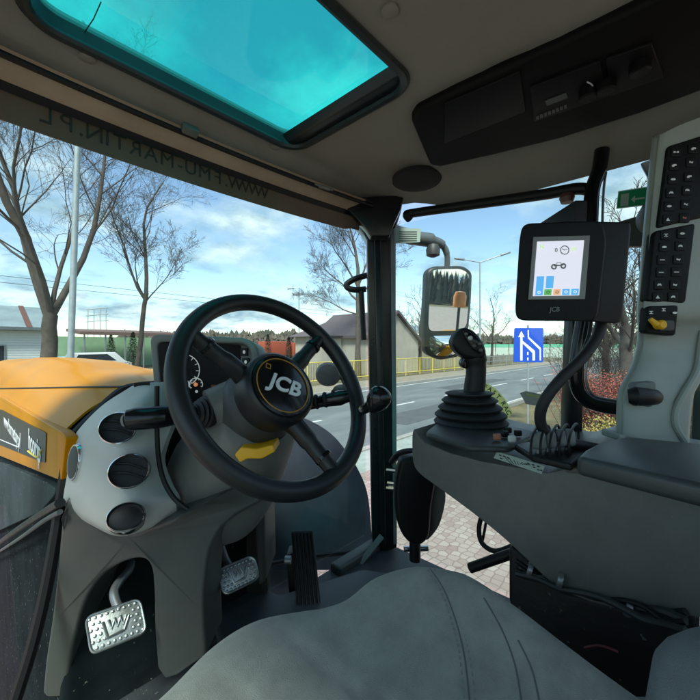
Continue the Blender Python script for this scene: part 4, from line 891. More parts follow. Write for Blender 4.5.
# seam lines: follow real surface by ray cast
bpy.context.view_layer.update()
CU=[o for o in ST.children if o.name.startswith('cushion')][0]
from mathutils.bvhtree import BVHTree
bv=BVHTree.FromObject(CU,bpy.context.evaluated_depsgraph_get()); offc=wloc(CU)
def hit(px,py,off=.0):
    h=bv.ray_cast(O-offc,dirp(px,py).normalized())
    return (h[0]+offc+h[1]*off) if h[0] else None
for i,pl in enumerate([[(428,566),(444,590),(457,625),(465,660),(470,705)],[(484,598),(502,630),(515,665),(522,705)],[(518,640),(532,670),(540,705)]]):
    P=[q for q in (hit(x,y,-.0005) for x,y in s2(pl,6,False)) if q]
    if i==0 and len(P)>3:
        bm=BM(); Q=cr(P,4)
        for k in range(2,len(Q)-2,4):
            for sgn in(-1,1):
                t_=(Q[k+1]-Q[k-1]).normalized(); sd_=t_.cross(UP).normalized()*.0055*sgn; tube(bm,[Q[k]+sd_+UP*.0006,Q[k+2]+sd_+UP*.0006],.0007,5)
        obj('stitching',bm,mat('stitch_thread',(.20,.215,.205),.8),ST)
    if len(P)>3: obj('seam',tube(BM(),P,.0012,6),mat('seam_thread',(.115,.12,.112),.9),ST)
# bolster at right edge
rows=[]
for k in range(13):
    f=k/12; y=.03-.42*f; s_=math.sin(math.pi*min(1,.06+f*1.2)/2)**.5 if f<.8 else 1
    rows.append([Vector((.40+.082*s_*math.copysign(abs(math.cos(t))**.8,math.cos(t)),y+.03*math.sin(math.pi*f),CZ-.30+.140*s_*math.copysign(abs(math.sin(t))**.8,math.sin(t)))) for t in [2*math.pi*j/32 for j in range(32)]])
bm=grid(BM(),rows,closed=True); bm.faces.new(bm.verts[:32]) if False else None
bm.verts.ensure_lookup_table(); bm.faces.new([bm.verts[i] for i in range(31,-1,-1)])
obj('armrest_pad',bm,mat('armrest_fabric',(.13,.145,.155),.9,var=.1,vscale=30,bump=.8,bscale=900),ST,ang=70,sub=1)
bm=BM(); box2(bm,(.05,-.28,CZ-.78),(.44,.24,CZ-.50)); obj('seat_base',bm,BLACK,ST,.03)
# ================================================================== SIDE CONSOLE
CX=.70
SCN=thing('side_console','long dark grey side console under the right window carrying joystick and hand levers','console',(.85,.2,CZ-.3))
pr=s2([(414,429),(412,436),(413,462),(420,474),(436,486),(470,511),(500,535),(522,555),(548,580),(565,592)],3,False)+[(590,602),(625,611),(660,614),(760,622),(760,512),(700,496),(640,481),(585,467),(577,466),(548,473)]+[(520,468),(480,461),(450,453),(425,443),(417,434)]
pts=[onX(x,y,CX) for x,y in pr]
obj('body',prism(BM(),pts,(.42,.0,.0)),DG,SCN,.014,4)
obj('lid_ledge',tube(BM(),[onX(x,y,.699) for x,y in [(566,469),(580,470.5),(640,484),(700,500),(760,517)]],.0055,8),DG,SCN)
0 and obj('panel_crease',tube(BM(),[onX(x,y,.7005) for x,y in s2([(478,506),(540,512),(610,520),(700,528)],5,False)],.0016,6),DG2,SCN)
def top(px,py,z=-.186): return onZ(px,py,z)
# rear cover slab with glossy lid
def slabz(name,px,z,th,m,bev=.006,par=SCN): return obj(name,prism(BM(),[onZ(x,y,z) for x,y in px],(0,0,-th)),m,par,bev)
slabz('rear_lid',[(576,456),(584,449),(600,441),(625,436),(700,443),(780,452),(780,500),(700,484)],-.158,.028,mat('lid_black',(.045,.052,.052),.38,bump=.2,bscale=700),.008)
# recess for hand levers
slabz('lever_recess',[(514,444),(532,455),(572,464),(590,448),(556,436)],-.180,.012,BLACK,.004)
slabz('joystick_plate',rquad([(424,432),(440,420),(505,424),(540,432),(510,447),(470,446)],5),-.182,.012,DG2,.006)
# label plate on the inner upper edge
lb=obj('label_plate',prism(BM(),[onX(x,y,CX-.0015) for x,y in [(497,451.5),(545,466),(541.5,474),(493.5,458)]],(.002,0,0)),mat('label_pale_green',(.38,.47,.42),.6,var=.05),SCN,0)
bm=BM()
mk=lambda x,y:onX(x,y,CX-.0022)
for k in range(7):
    a=k/6; tube(bm,[mk(512+a*12,464.5-.2*a),mk(505+a*26,457.5+a*7.5)],.0006,4)
for (x,y) in((499,455),(503,456),(507,457.5),(527,463),(532,464.5),(537,466),(500,458),(533,467),(537,469.5),(540,470)): tube(bm,[mk(x,y),mk(x+2.4,y+.8)],.0011,4)
obj('print',bm,DG2,lb)
# ---- joystick
J0=onZ(470,423,-.182); J=thing('joystick','black joystick grip rising from a stepped rubber gaiter on the console','joystick',J0)
prof=[(.092,0),(.094,.004),(.088,.010),(.083,.013),(.090,.018),(.091,.021),(.084,.027),(.073,.030),(.081,.036),(.081,.038),(.073,.044),(.063,.047),(.071,.053),(.071,.055),(.062,.061),(.053,.064),(.061,.070),(.061,.072),(.050,.075),(.022,.077),(0,.077)]
obj('gaiter',lathe(BM(),prof,J0,UP+RT*-.04,4*16,sx=.76,sy=.93),RUB,J)
dj=(J0-O).dot(FW)
P=[W(x,y,dj) for x,y in [(471,404),(473,396),(475,383),(476,370),(475,358),(472,348)]]
obj('grip',tube(BM(),cr(P,4),[.029]*1+[.026]*4+[.024]*5+[.023]*5+[.026]*5+[.030],20,sx=.95,up=UP.cross(FW)),BLACK,J)
hd_=[(453,341),(457,333),(463,328),(470,328.5),(478,334),(485,345),(487,354),(482,360),(470,359),(463,357),(455,349)]
h=obj('head',prism(BM(),[W(x,y,dj-.026) for x,y in s2(hd_,3)],FW*.046),BLACK,J,.010,4)
bp=obj('button_plate',prism(BM(),[W(x,y,dj-.032) for x,y in s2([(463,331.5),(470,332),(479,339),(484,349),(480,354),(470,345)],3)],FW*.01),GLOSS,J,.003)
for (x,y,r,m) in((470,338,2.2,PALE),(474,346,1.7,DG),(479,344,1.7,DG),(466,334,1.5,DG),(480,350,1.6,DG)): obj('button',lathe(BM(),[(r*dj/F,.0),(r*dj/F,-.004),(r*dj/F*.6,-.006),(0,-.006)],W(x,y,dj-.032),FW,14),m,bp)
obj('trigger',prism(BM(),[W(x,y,dj-.006) for x,y in s2([(465,356),(461,362),(462,367),(467,368)],3)],FW*.02),GLOSS,J,.003)
# ---- hand levers with rubber loops
for i,(x,y) in enumerate([(537,444),(547,443),(557,442),(566,442)]):
    b0=onZ(x+1,y+9-i*.5,-.180); t=thing('hand_lever','%s grey hydraulic paddle lever in the rack of hoops behind the label'%['first, frontmost,','second','third','fourth, rearmost,'][i],'lever',b0,'hydraulic paddle levers')
    obj('stem',tube(BM(),[b0,b0+UP*.02],.005,8),STEEL,t)
    c=b0+UP*.021; bm=BM(); box(bm,c,(.018,.030,.030),x=RT,z=UP+FW*.2); obj('paddle',bm,mat('paddle_grey',(.17,.185,.175),.5),t,.007,3)
for i in range(5):
    a=onZ(531+i*9.5,459.5-i*.9,-.180); b_=onZ(540+i*9.6,443-i*.9,-.180); m_=(a+b_)/2
    q=obj('hoop',tube(BM(),cr([a,a+UP*.022,a.lerp(m_,.5)+UP*.036,b_.lerp(m_,.5)+UP*.036,b_+UP*.022,b_],6),.0022,8),BLACK,SCN)
for i,(x,y,m) in enumerate([(497,440,mat('orange_switch',(.42,.16,.09),.5)),(505,437,BLACK),(512,442,PALE),(508,433,BLACK),(518,436,BLACK)]):
    c=onZ(x,y,-.180); bm=BM(); box(bm,c+UP*.006,(.014,.010,.012),x=RT); obj('small_switch',bm,m,SCN,.003)
# under console clutter
bm=BM(); prism(bm,[onX(x,y,.80) for x,y in [(508,545),(520,552),(560,592),(640,612),(700,614),(700,700),(540,700),(508,600)]],(.3,0,0)); obj('lower_valance',bm,mat('clutter_black',(.008,.009,.010),.5,speck=(60,.68,(.10,.11,.10)),bump=1,bscale=60),SCN,.01)
for i in range(5):
    rr=random.Random(i); P=[]
    for k in range(9):
        f=k/8; P.append(W(516+f*170,560+f*52+4*i+rr.uniform(-5,5),.70-.18*f-.008*i))
    obj('wiring_loom',tube(BM(),cr(P,5),[.004+.0012*(i%3)]*(8*5+1),8),BLACK if i%2 else mat('loom_grey',(.03,.033,.033),.4),SCN)
for (x,y,d) in((560,576,.62),(628,604,.56),(530,566,.66)): obj('hose_clip',lathe(BM(),[(.012,-.004),(.013,0),(.012,.004)],W(x,y+4,d),Vector((.2,-1,-.2)),16),STEEL,SCN)
obj('red_wire',tube(BM(),cr([W(585,648,.52),W(600,646,.50),W(618,652,.49)],4),.0022,6),mat('red_wire',(.12,.012,.018),.5),SCN)
# lower window frame tubes in the gap
obj('lower_bar',tube(BM(),[W(470,568,1.0),W(510,554,.95),W(545,545,.92)],.013,10),BLACK,SCN)
obj('cable_loop',tube(BM(),cr([W(483,512,1.02),W(479,528,1.02),W(482,543,1.01),W(495,551,.99),W(512,546,.97)],6),.0065,10),RUB,SCN)
obj('cable_loop',tube(BM(),cr([W(487,515,1.04),W(485,528,1.03),W(482,543,1.02)],6),.004,8),RUB,SCN)
# door lock/box near pillar
t=thing('latch_box','rounded black and grey plastic latch housing between the pillar and console front','latch',W(415,500,1.12))
obj('cover',prism(BM(),[W(x,y,1.06) for x,y in s2([(399,466),(404,459),(425,457),(438,466),(436,485),(432,510),(430,535),(423,545),(414,546),(404,538),(397,520),(395,490)],3)],FW*.05),BLACK,t,.018,4)
obj('grey_side',prism(BM(),[W(x,y,1.10) for x,y in s2([(428,468),(440,478),(446,495),(443,515),(437,530),(425,541),(420,520),(426,495)],3)],FW*.05),DG,t,.012,4)
obj('arm',tube(BM(),cr([W(392,462,1.25),W(398,455,1.2),W(408,452,1.18),W(420,452,1.15)],5),.012,10),BLACK,t)
obj('stub',tube(BM(),[W(415,540,1.12),W(415,560,1.12)],.017,12),BLACK,t); obj('bolt',tube(BM(),[W(404,549,1.15),W(428,548,1.15)],.009,10),CHROME,t)
for (x,y) in((391,470),(392,483),(391,488)): obj('bolt',tube(BM(),[W(x-3,y,1.28),W(x+6,y+1,1.22)],.008,8),CHROME,t)
# ================================================================== SWITCH TOWER
TW=thing('switch_tower','green grey plastic tower with dark columns of small keys right of the monitor','control panel',W(660,300,.72))
tl=[(657,134),(652,180),(648,225),(644,270),(641,312),(642,328),(640,348),(634,368),(625,385),(621,400),(620,436)]
tr=[(745,100),(744,180),(740,225),(730,270),(722,312),(720,328),(716,348),(708,368),(698,385),(692,400),(688,444)]
td=lambda y:.70+.035*max(0,min(1,(y-315)/20))-.045*max(0,min(1,(y-345)/50))
rows=[]
for (a,b_) in zip(tl,tr):
    y=a[1]; d=td(y); r_=[W(a[0],a[1],d+.055),W(a[0]+1.5,a[1],d+.012),W(a[0]+5,a[1],d)]
    for f in(.25,.5,.75): r_.append(W(a[0]+(b_[0]-a[0])*f,a[1]+(b_[1]-a[1])*f,d-.008+.01*f))
    r_+= [W(b_[0]-4,b_[1],d),W(b_[0],b_[1],d+.012),W(b_[0]+1,b_[1],d+.08)]
    rows.append(r_)
obj('body',grid(BM(),smooth_rows(rows,4,3),thick=FW*.012),TOWER,TW)
obj('foot_flange',prism(BM(),[W(x,y,td(440)) for x,y in [(619,434),(664,443),(684,440),(684,447),(664,450),(619,441)]],FW*.05),TOWER,TW,.003)
obj('edge_ridge',tube(BM(),cr([W(x,y,td(y)-.004) for x,y in [(703,330),(700,350),(696,372),(683,395),(676,410),(676,425),(686,442)]],5),.006,8),TOWER,TW)  # raised ridge in the same plastic as the tower body
# key panels
TD=.692
def panel(q,z=0): return obj('key_panel',prism(BM(),[W(x,y,TD-z) for x,y in rquad(q,4)],FW*.02),mat('key_panel_black',(.005,.006,.0065),.5,spec=.2),TW,.003)
p1=panel([(668,146),(716,131),(708,216),(658,228)]); p2=panel([(655,231),(696,223),(686,303),(647,301)]); 
p2=p2; p3=panel([(648,306),(679,305),(676,336),(646,333)])
ICO=mat('key_icon',(.75,.77,.77),.5)
def cv(x,y): return (600+x/3.04,120+y/3.04)
c1=[(232,97),(226,138),(223,180),(217,221),(211,262),(207,302)]; c2=[(285,87),(278,128),(272,172),(266,213),(262,256),(258,297)]
d1=[(201,350),(196,386),(190,425),(187,463),(181,501),(176,538)]; d2=[(251,345),(245,383),(239,424),(233,462),(229,501),(223,538)]
dz=TD-.002
def icon(par,x,y,k,m=None):
    e=lambda a,b_:W(x+a,y+b_,dz-.0012); bm=BM(); k=k%8
    def pl(pp): prism(bm,[e(*p) for p in pp],FW*.0008)
    if k==0: pl([(-2.6,-.8),(-1,-.8),(-1,-.2),(1,-.2),(1,-.8),(2.6,-.8),(2.6,.9),(1,.9),(1,.4),(-1,.4),(-1,.9),(-2.6,.9)])
    elif k==1: pl([(-2.2,1.2),(-2.2,-.4),(-.6,-1.3),(2.2,-1.3),(2.2,.3),(.4,.3),(0,1.2)])
    elif k==2: pl(ellp(0,0,2.4,1.1,12))
    elif k==3: pl([(-2,1.2),(-2,-.3),(-.8,-1.3),(1,-1.3),(2,-.2),(2,1.2),(1.2,.5),(-1.2,.5)])
    elif k==4: pl([(-2.4,-.35),(2.4,-.35),(2.4,.4),(-2.4,.4)]); 
    elif k==5: pl([(-1.9,1.4),(0,-1.7),(1.9,1.4)])
    elif k==6: pl([(-1.8,-1.4),(1.8,-1.4),(1.8,-.8),(.4,-.8),(.4,.8),(1.8,.8),(1.8,1.4),(-1.8,1.4),(-1.8,.8),(-.4,.8),(-.4,-.8),(-1.8,-.8)])
    else: pl([(-1.6,-1.4),(.2,-.2),(2,-1),(1.2,1.3),(-.4,.5),(-2,.6)])
    obj('icon',bm,m or ICO,par)
for g,(col,ks) in enumerate(((c1,[0,1,2,3,2,5]),(c2,[1,7,1,3,7,7]),(d1,[6,2,4,4,3,5]),(d2,[2,3,7,4,7,3]))):
    for i,(a,b_) in enumerate(col):
        x,y=cv(a,b_); kb=obj('key',prism(BM(),[W(u,v,dz) for u,v in rrect(x-5,y-4.7,x+5,y+4.7,1.2,3)],FW*.004),mat('key_black',(.008,.009,.010),.55,spec=.2),TW,.001,2)
        dz_=dz; icon(kb,x,y,ks[i],mat('key_icon_red',(.5,.16,.13),.5) if (g==1 and i==5) else None)
dzk=dz
icon(p3,*cv(156,585),6); icon(p3,*cv(194,577),6); icon(p3,*cv(228,586),2)
k_=obj('yellow_knob',lathe(BM(),[(.0085,0),(.0085,-.012),(.006,-.015),(0,-.015)],W(657,325,TD-.004),FW,24),YLEV,TW)
obj('lever',tube(BM(),[W(650,319,TD-.012),W(657,325,TD-.014)],[.004,.006],10),YLEV,k_)
bm=BM(); prism(bm,[W(x,y,TD-.004) for x,y in rrect(659,320,675,331,3)],FW*.01); obj('selector_plate',bm,DG2,TW,.002)
# twist knob in recess
obj('knob_recess',prism(BM(),[W(x,y,td(395)-.006) for x,y in rquad([(635,383),(657,381),(656,405),(648,409),(632,402)],5)],FW*.02),mat('recess_green_grey',(.13,.155,.145),.5),TW,.004)
obj('twist_knob',tube(BM(),[W(628,396,.665),W(634,396,.66),W(645,397,.66),W(654,397,.67),W(656,397,.68)],[.012,.0175,.016,.014,.011],22),BLACK,TW)
# ================================================================== MONITOR
MN=thing('monitor','black framed display monitor with lit screen mounted beside the switch tower','monitor',W(565,272,.62))
MD=.60
hs=obj('housing',prism(BM(),[W(x,y,MD) for x,y in rquad([(522,223.5),(602,220.5),(606,240),(597,318),(592,321.5),(519,321),(514.5,314),(519,240)],9)],dirp(640,262).normalized()*.05),mat('monitor_black',(.005,.0055,.006),.5,spec=.2,bump=.2,bscale=900),MN,.006,4)
obj('rear_box',prism(BM(),[W(x,y,MD+.03) for x,y in rquad([(560,221),(630,222),(631,228),(622,320),(618,324),(560,320)],5)],dirp(625,262).normalized()*.06),BLACK,MN,.005)
SCRF=mat('screen_border',(.17,.18,.165),.4)
sc=obj('screen_border',prism(BM(),[W(x,y,MD-.002) for x,y in [(533.5,237),(590,235.5),(585,299),(528.5,299.5)]],FW*.003),SCRF,MN,0)
LCD=mat('lcd_face',(.4,.4,.45),.3,var=.02,emit=(.70,.70,.80),estr=.30)
lc=obj('lcd',prism(BM(),[W(x,y,MD-.0035) for x,y in [(537.4,241.6),(584.2,240.2),(579.2,295.3),(533,296)]],FW*.001),LCD,MN,0)
def em(n,c,s=.30): return mat(n,tuple(v*.5 for v in c),.4,var=.01,emit=c,estr=s)
Bl=em('lcd_blue',(.10,.42,.80)); Gn=em('lcd_green',(.10,.45,.10)); Og=em('lcd_orange',(.80,.45,.25)); Wt=em('lcd_white',(.85,.85,.9)); Dk=em('lcd_dark',(.06,.08,.08),.3); Lg=em('lcd_pale_green',(.55,.75,.45))
def scr(u,v): # 0..1 over lcd
    a=Vector((537.4,241.6,0)).lerp(Vector((584.2,240.2,0)),u); b_=Vector((533,296,0)).lerp(Vector((579.2,295.3,0)),u); return a.lerp(b_,v)
def sq_(name,u0,v0,u1,v1,m,par=lc,z=.0045): 
    pts=[scr(u0,v0),scr(u1,v0),scr(u1,v1),scr(u0,v1)]; return obj(name,prism(BM(),[W(p.x,p.y,MD-z) for p in pts],FW*.0007),m,par)
sq_('bar',.05,.64,.21,.99,Bl); sq_('bar',.26,.64,.42,.86,Bl)
for k,m in enumerate((Bl,Gn,Og,Bl,Bl)):
    if k: q=sq_('tile',.045+k*.195,.88,.20+k*.195,.99,m)
    p=scr(.125+k*.195,.935); obj('tile_symbol',tube(BM(),[W(p.x+1.4*math.cos(a),p.y+1.2*math.sin(a),MD-.0055) for a in [2*math.pi*j/10 for j in range(10)]],.0005,5,closed=True),Wt if k in(0,3,4) else Dk,lc)
p=scr(.60,.17); obj('clock_dial',tube(BM(),[W(p.x+4.2*math.cos(a),p.y+4.2*math.sin(a),MD-.005) for a in [2*math.pi*j/20 for j in range(20)]],.0007,5,closed=True),Dk,lc)
bm=BM(); tube(bm,[W(p.x-2.4,p.y-1.4,MD-.005),W(p.x,p.y,MD-.005),W(p.x+2.4,p.y-.6,MD-.005)],.0006,5); obj('dial_hands',bm,Dk,lc)
xx=(W(584,240,MD)-W(537,241.6,MD)); yv=UP
q=scr(.42,.17); text('digits','0',Dk,W(q.x,q.y,MD-.005),xx,yv,.009,lc,.0003); q=scr(.80,.16); text('digits','88',Lg,W(q.x,q.y,MD-.005),xx,yv,.009,lc,.0003); q=scr(.10,.10); text('digits','N',Lg,W(q.x,q.y,MD-.005),xx,yv,.009,lc,.0003,.0002)
a=scr(.40,.47);b_=scr(.60,.46); bm=BM()
for p in(a,b_): tube(bm,[W(p.x+2.2*math.cos(t),p.y+2.2*math.sin(t),MD-.005) for t in [2*math.pi*j/14 for j in range(14)]],.0012,5,closed=True)
tube(bm,[W(a.x,a.y-1,MD-.005),W(b_.x,b_.y-1,MD-.005)],.001,5); tube(bm,[W(a.x+3,a.y-1.5,MD-.005),W(a.x+3,a.y-4,MD-.005),W(a.x+7,a.y-4,MD-.005),W(a.x+7.5,a.y-1.5,MD-.005)],.0005,5); obj('tractor_symbol',bm,Dk,lc)
text('lettering','JCB',mat('dull_silver',(.16,.17,.17),.4),W(554.5,309.5,MD-.0015),xx,yv,.0105,hs,.0003,0,shear=.15)
obj('bracket',prism(BM(),[W(x,y,.70) for x,y in [(575,200),(588,200),(586,240),(575,240)]],FW*.15),BLACK,MN,.003)
t=thing('control_cable','thick black ribbed hose looping from the monitor down to the console','cable',W(560,380,.62))
pth=cr([W(602,316,.66),W(598,335,.65),(W(584,356,.63)),W(562,378,.61),W(545,400,.61),W(540,418,.62),(W(546,433,.63)),W(562,441,.64),W(585,446,.65),W(600,449,.65)],7)
obj('hose',tube(BM(),pth,[.0090]*len(pth),14),RUB,t)
t=thing('thin_cable','thin black cable hanging behind the thick hose under the monitor','cable',W(590,340,.70))
obj('wire',tube(BM(),cr([W(591,318,.72),W(589,335,.72),W(583,352,.72),W(578,372,.74)],6),.0035,8),BLACK,t)
# ================================================================== EXTERIOR SIDE MIRROR
M0=W(449,312,1.62); mn=((O-M0).normalized()*1.0+Vector((-.10,-1.0,-.07))).normalized()
SM=thing('side_mirror','rectangular black framed side mirror on a bent grey arm outside the right window','mirror',M0)
def mp(x,y,o=0): return onP(x,y,M0,mn)+mn*o
mo=rquad([(427,271),(434,266),(464,265.5),(473,272),(472,300),(468,345),(460,357),(440,360.5),(426,354),(424.5,330)],5)
obj('housing',prism(BM(),[mp(x,y) for x,y in mo],-mn*.05),mat('mirror_shell',(.035,.04,.042),.45),SM,.012,4)
def mirrmat():
    m=mat('mirror_silver',(.82,.86,.86),.02,metal=1,var=.01); 
    for l in list(m.node_tree.links):
        if l.to_socket.name=='Roughness': m.node_tree.links.remove(l)
    m.node_tree.nodes['Principled BSDF'].inputs['Roughness'].default_value=.015; return m
obj('main_glass',prism(BM(),[mp(x,y,.0035) for x,y in rquad([(430,272),(436,269.5),(462,269),(469,275),(468.5,300),(466,326),(460,330.5),(430,331),(428,326)],4)],-mn*.003),mirrmat(),SM)
mn2=(mn+Vector((.06,0,-.22))).normalized()
lowp=rquad([(428.5,336),(465,335),(463,347),(456,354),(440,357),(430,352)],5)
obj('wide_glass',grid(BM(),[[mp(x,y,.0035)+mn*(.006*f) for f,(x,y) in [(1-abs(f-.5)*0-g**2,(447+(x-447)*g,345+(y-345)*g)) for g in [gg] for f in [0]]][0:1]*1 if False else [mp(446+(x-446)*gg,345.5+(y-345.5)*gg,.003+.010*(1-gg**2)) for x,y in lowp] for gg in (.02,.3,.55,.8,1.0)],closed=True),MATS['mirror_silver'],SM)
ARM=mat('arm_grey',(.10,.115,.12),.45)
obj('arm',tube(BM(),cr([W(384,229,1.55),W(396,233,1.56),W(415,238,1.58),W(434,241,1.60),W(443,246,1.62),W(447,255,1.63),W(447,268,1.64)],6),[.034]*6+[.032]*6+[.030]*6+[.020]*6+[.014]*6+[.012]*7,16),ARM,SM)
obj('arm_label',prism(BM(),[W(x,y,1.515) for x,y in [(396,228),(421,228.5),(420,242),(395.5,243.5)]],FW*.002),mat('label_film',(.34,.42,.38),.6),SM)
bm=BM()
for k in range(5): tube(bm,[W(399,231.5+k*2.2,1.513),W(417,231.5+k*2.2,1.513)],.0012,4)
obj('label_print',bm,DG,SM)
obj('marker_lamp',lathe(BM(),[(.022,.03),(.030,.01),(.028,-.015),(.012,-.022),(0,-.023)],W(433,252,1.58),UP,20),DG2,SM)
# beacon + curved outside handle + work lamps
t=thing('work_lamp','round dark lamp at the top of the pillar outside the windscreen','lamp',W(347,214,1.62))
obj('shell',lathe(BM(),[(.001,.05),(.035,.045),(.055,.015),(.058,-.015),(.05,-.04),(0,-.045)],W(347,212,1.62),FW+UP*.3,28),mat('lamp_shell',(.05,.058,.065),.4),t); obj('stem',tube(BM(),[W(347,203,1.62),W(350,190,1.62)],.015,8),BLACK,t)
t=thing('work_lamp','round black lamp seen through the right side of the steering wheel','lamp',W(329,374,1.9))
obj('shell',lathe(BM(),[(.001,.05),(.04,.045),(.058,.01),(.060,-.02),(.05,-.045),(0,-.05)],W(328.5,374,1.75),FW,28,sx=.95),mat('lamp_shell_dark',(.022,.026,.034),.5,bump=1,bscale=120),t)
obj('mount',tube(BM(),[W(336,374,1.75),W(344,378,1.75),W(352,396,1.78),W(356,420,1.8)],.018,8),BLACK,t)
obj('small_lamp',lathe(BM(),[(.001,.03),(.035,.02),(.038,-.01),(0,-.03)],W(341,390,1.72),FW,22,sx=.7),MATS['lamp_shell_dark'],t)
t=thing('outside_handle','curved black handle bar outside the windscreen beside the pillar','handle',W(356,284,1.6))
obj('bar',tube(BM(),cr([W(368,275,1.6),W(355,279,1.6),W(347,284,1.6),(W(348,288,1.6)),W(356,290,1.6),W(366,289,1.6)],6),.013,10),BLACK,t); obj('leg',tube(BM(),[W(361,288,1.6),W(364,340,1.6)],.012,8),BLACK,t)
# ================================================================== EXIT STICKER, PAINTED REFLECTION AND PATCH ON THE SIDE GLASS
XG=1.188
gp=lambda x,y,o=0:onX(x,y,XG-o)
t=thing('exit_sign','green emergency exit sticker with white arrow and running figure on the side glass','sign',gp(638,198))
bs=obj('panel',prism(BM(),[gp(x,y) for x,y in [(618.5,191.5),(663,184.5),(663,203),(616.5,208.5)]],(-.001,0,0)),film('exit_green',(.05,.40,.22),.6),t)
EW=film('exit_white',(.85,.9,.86),.6)
bd_=[(618.5,191.5),(663,184.5),(663,203),(616.5,208.5)]
obj('border',tube(BM(),[gp(x,y,.002) for x,y in bd_],.0014,4,closed=True),EW,bs)
def ex(n,pp): obj(n,prism(BM(),[gp(x,y,.0015) for x,y in pp],(-.0006,0,0)),EW,bs)
ex('door_symbol',[(621,194.5),(629,193.2),(628.2,205.4),(620.2,206.4)])
ex('arrow',[(631,199.6),(635,195.6),(635.2,198.3),(645,196.9),(645,198.5),(635,200),(634.8,202.8)])
ex('figure',[(649,195),(652,193),(655,194),(657,192.5),(657.5,194),(655.5,196),(654,199),(657,201),(657,204),(655,203.6),(654.5,201.8),(651.5,200.5),(649,203.6),(647.6,202.5),(650,199.5),(651.4,196.4),(650,196.6)])
obj('figure_head',lathe(BM(),[(.0042,0),(.0042,-.001)],gp(653.5,190.2,.0015),(1,0,0),12),EW,bs)
t=thing('window_mark','yellow green arc, a painted lettered reflection low on the side glass beside the joystick','painted reflection',gp(500,405))  # lettered reflection in the pane, drawn as solid film and print
ya=film('mark_yellow_green',(.86,.88,.52),.7)
arc=s2([(484,386),(492,391),(500,399),(506,408),(510,416)],4,False)
out=[(x+2.6,y-3.0) for x,y in arc]+[(x-2.6,y+3.0) for x,y in arc[::-1]]
da=obj('band',prism(BM(),[gp(x,y) for x,y in out],(-.001,0,0)),ya,t)
for i,ch in enumerate('FASTRAC'):
    k=1+int(i*(len(arc)-3)/6.2); p=arc[k]; q=arc[min(k+1,len(arc)-1)]; pq=arc[k-1]
    text('letter',ch,mat('mark_print',(.13,.14,.07),.7),gp(p[0],p[1],.0022),gp(*q)-gp(*pq),UP,.020,da,.0004,.0005)
ba=obj('edge_line',tube(BM(),[gp(x-4.5,y+5) for x,y in arc],.0015,4),mat('mark_grey_line',(.2,.2,.18),.7),da)
t=thing('window_mark','dull grey rectangular patch with a pale stripe on the side glass below the blue sign','painted reflection',gp(532,400))  # grey film patch with a yellow green stripe on the pane
pb=obj('patch',prism(BM(),[gp(x,y) for x,y in [(520,393),(526,391),(545,395),(545,407),(526,404)]],(-.001,0,0)),film('patch_grey',(.45,.46,.42),.6),t)
obj('stripe',prism(BM(),[gp(x,y,.0015) for x,y in [(526,393),(544,396.5),(544,399),(526,395.5)]],(-.0006,0,0)),ya,pb)

# ================================================================== REAR OF THE TRACTOR (seen in the side mirror)
RM=thing('rear_mudguard','black rear mudguard with amber lamp, seen in the side mirror','mudguard',(1.5,-1.0,CZ-.6))
rows=[]
for k in range(15):
    a=R(10+160*k/14); rows.append([Vector((x,-1.15+1.0*math.cos(a)+(0),CZ-1.15+1.0*math.sin(a)*1.0-dz_)) for x,dz_ in ((1.22,.06),(1.25,.01),(1.4,0),(1.62,0),(1.72,.02),(1.75,.08))])
obj('panel',grid(BM(),rows,thick=(0,0,-.02)),YEL,RM)
obj('lamp_mast',tube(BM(),[(1.40,-.9,CZ-.2),(1.40,-.9,CZ+.08)],.012,8),BLACK,RM); obj('amber_beacon',lathe(BM(),[(.055,0),(.055,.09),(.04,.13),(0,.135)],(1.40,-.9,CZ+.08),UP,20),mat('amber_lens',(.7,.22,.02),.2),RM)
obj('amber_lamp',lathe(BM(),[(.05,0),(.05,.08),(.03,.11),(0,.115)],(1.55,-.72,CZ-.25),UP,20),mat('amber_lens',(.7,.22,.02),.2),RM)
bm=BM(); box(bm,(1.45,-.42,CZ-.44),(.30,.03,.10)); obj('reflective_strip',bm,YEL,RM,.005)
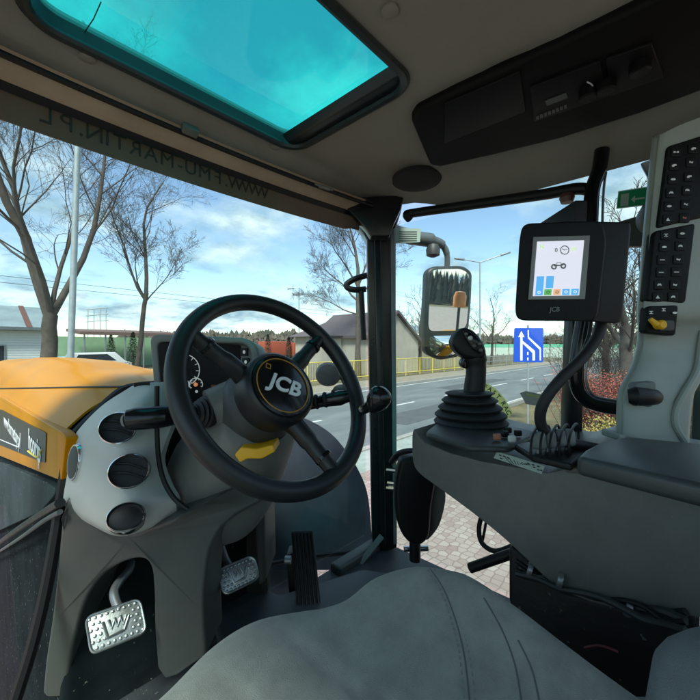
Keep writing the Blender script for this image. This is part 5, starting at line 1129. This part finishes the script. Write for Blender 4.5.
c=Vector((1.5,-1.15,.95)); RW=obj('rear_wheel',lathe(BM(),[(.5,-.24),(.85,-.26),(.93,-.2),(.95,0),(.93,.2),(.85,.26),(.5,.24)],c,(1,0,0),56),RUB,RM); obj('rim',lathe(BM(),[(.49,-.2),(.4,-.1),(.1,-.1),(.1,.1),(.4,.1),(.49,.2)],c,(1,0,0),40),YEL,RW)
bm=BM(); prism(bm,[Vector((1.14,y,CZ+z)) for y,z in((-.22,-.2),(-.22,-.78),(-.78,-.78),(-.78,-.2))],(.05,0,0)); obj('rear_quarter_panel',bm,DG2,CAB,.01)
0 and obj('rear_handrail',tube(BM(),cr([(1.22,-.35,CZ+.35),(1.34,-.37,CZ+.33),(1.34,-.37,CZ-.2),(1.22,-.35,CZ-.25)],6),.014,10),BLACK,CAB)
for x,y,h_ in((2.2,-13,6.5),(5.5,-16,7.5),(9,-14,6.8)):
    bare_tree('bare_tree',{2.2:'bare tree behind the tractor, left one in the side mirror',5.5:'tallest bare tree behind the tractor, reflected in the side mirror',9:'bare tree farthest right in the side mirror'}[x],Vector((x,y,0)),h_*.45,.17,[(Vector((.1,0,1)),h_*.55,.11,.97),(Vector((-.7,.2,.8)),h_*.5,.08,.75),(Vector((.7,-.2,.8)),h_*.5,.08,.8)],int(90+x),.010,BARKD,nch=(7,6,4))
# wood behind the tractor, for the mirror
rng=random.Random(77); V=[];Fc=[]
for i in range(2200):
    x=rng.uniform(-30,45); y=-55+rng.uniform(-8,8); h=rng.uniform(2.2,5.5)*(1+.3*mnoise.noise(Vector((x*.15,0,0)))); r=h*rng.uniform(.06,.13)
    for lay in range(4):
        z0=h*(.03+.22*lay); k0=len(V); rr=r*(1-.18*lay)
        for j in range(7): a=6.283*j/7+rng.random()*.5; q=rr*rng.uniform(.6,1.2); V.append((x+math.cos(a)*q,y+math.sin(a)*q,z0))
        V.append((x,y,min(h,z0+h*.4)))
        for j in range(7): Fc.append((k0+j,k0+(j+1)%7,k0+7))
me=bpy.data.meshes.new('rear_wood'); me.from_pydata(V,[],Fc); me.materials.append(MATS['far_conifer']); o=bpy.data.objects.new('rear_wood',me); S.collection.objects.link(o)
tag(o,'low dark wood behind the tractor, reflected in the side mirror','wood',None,'stuff')
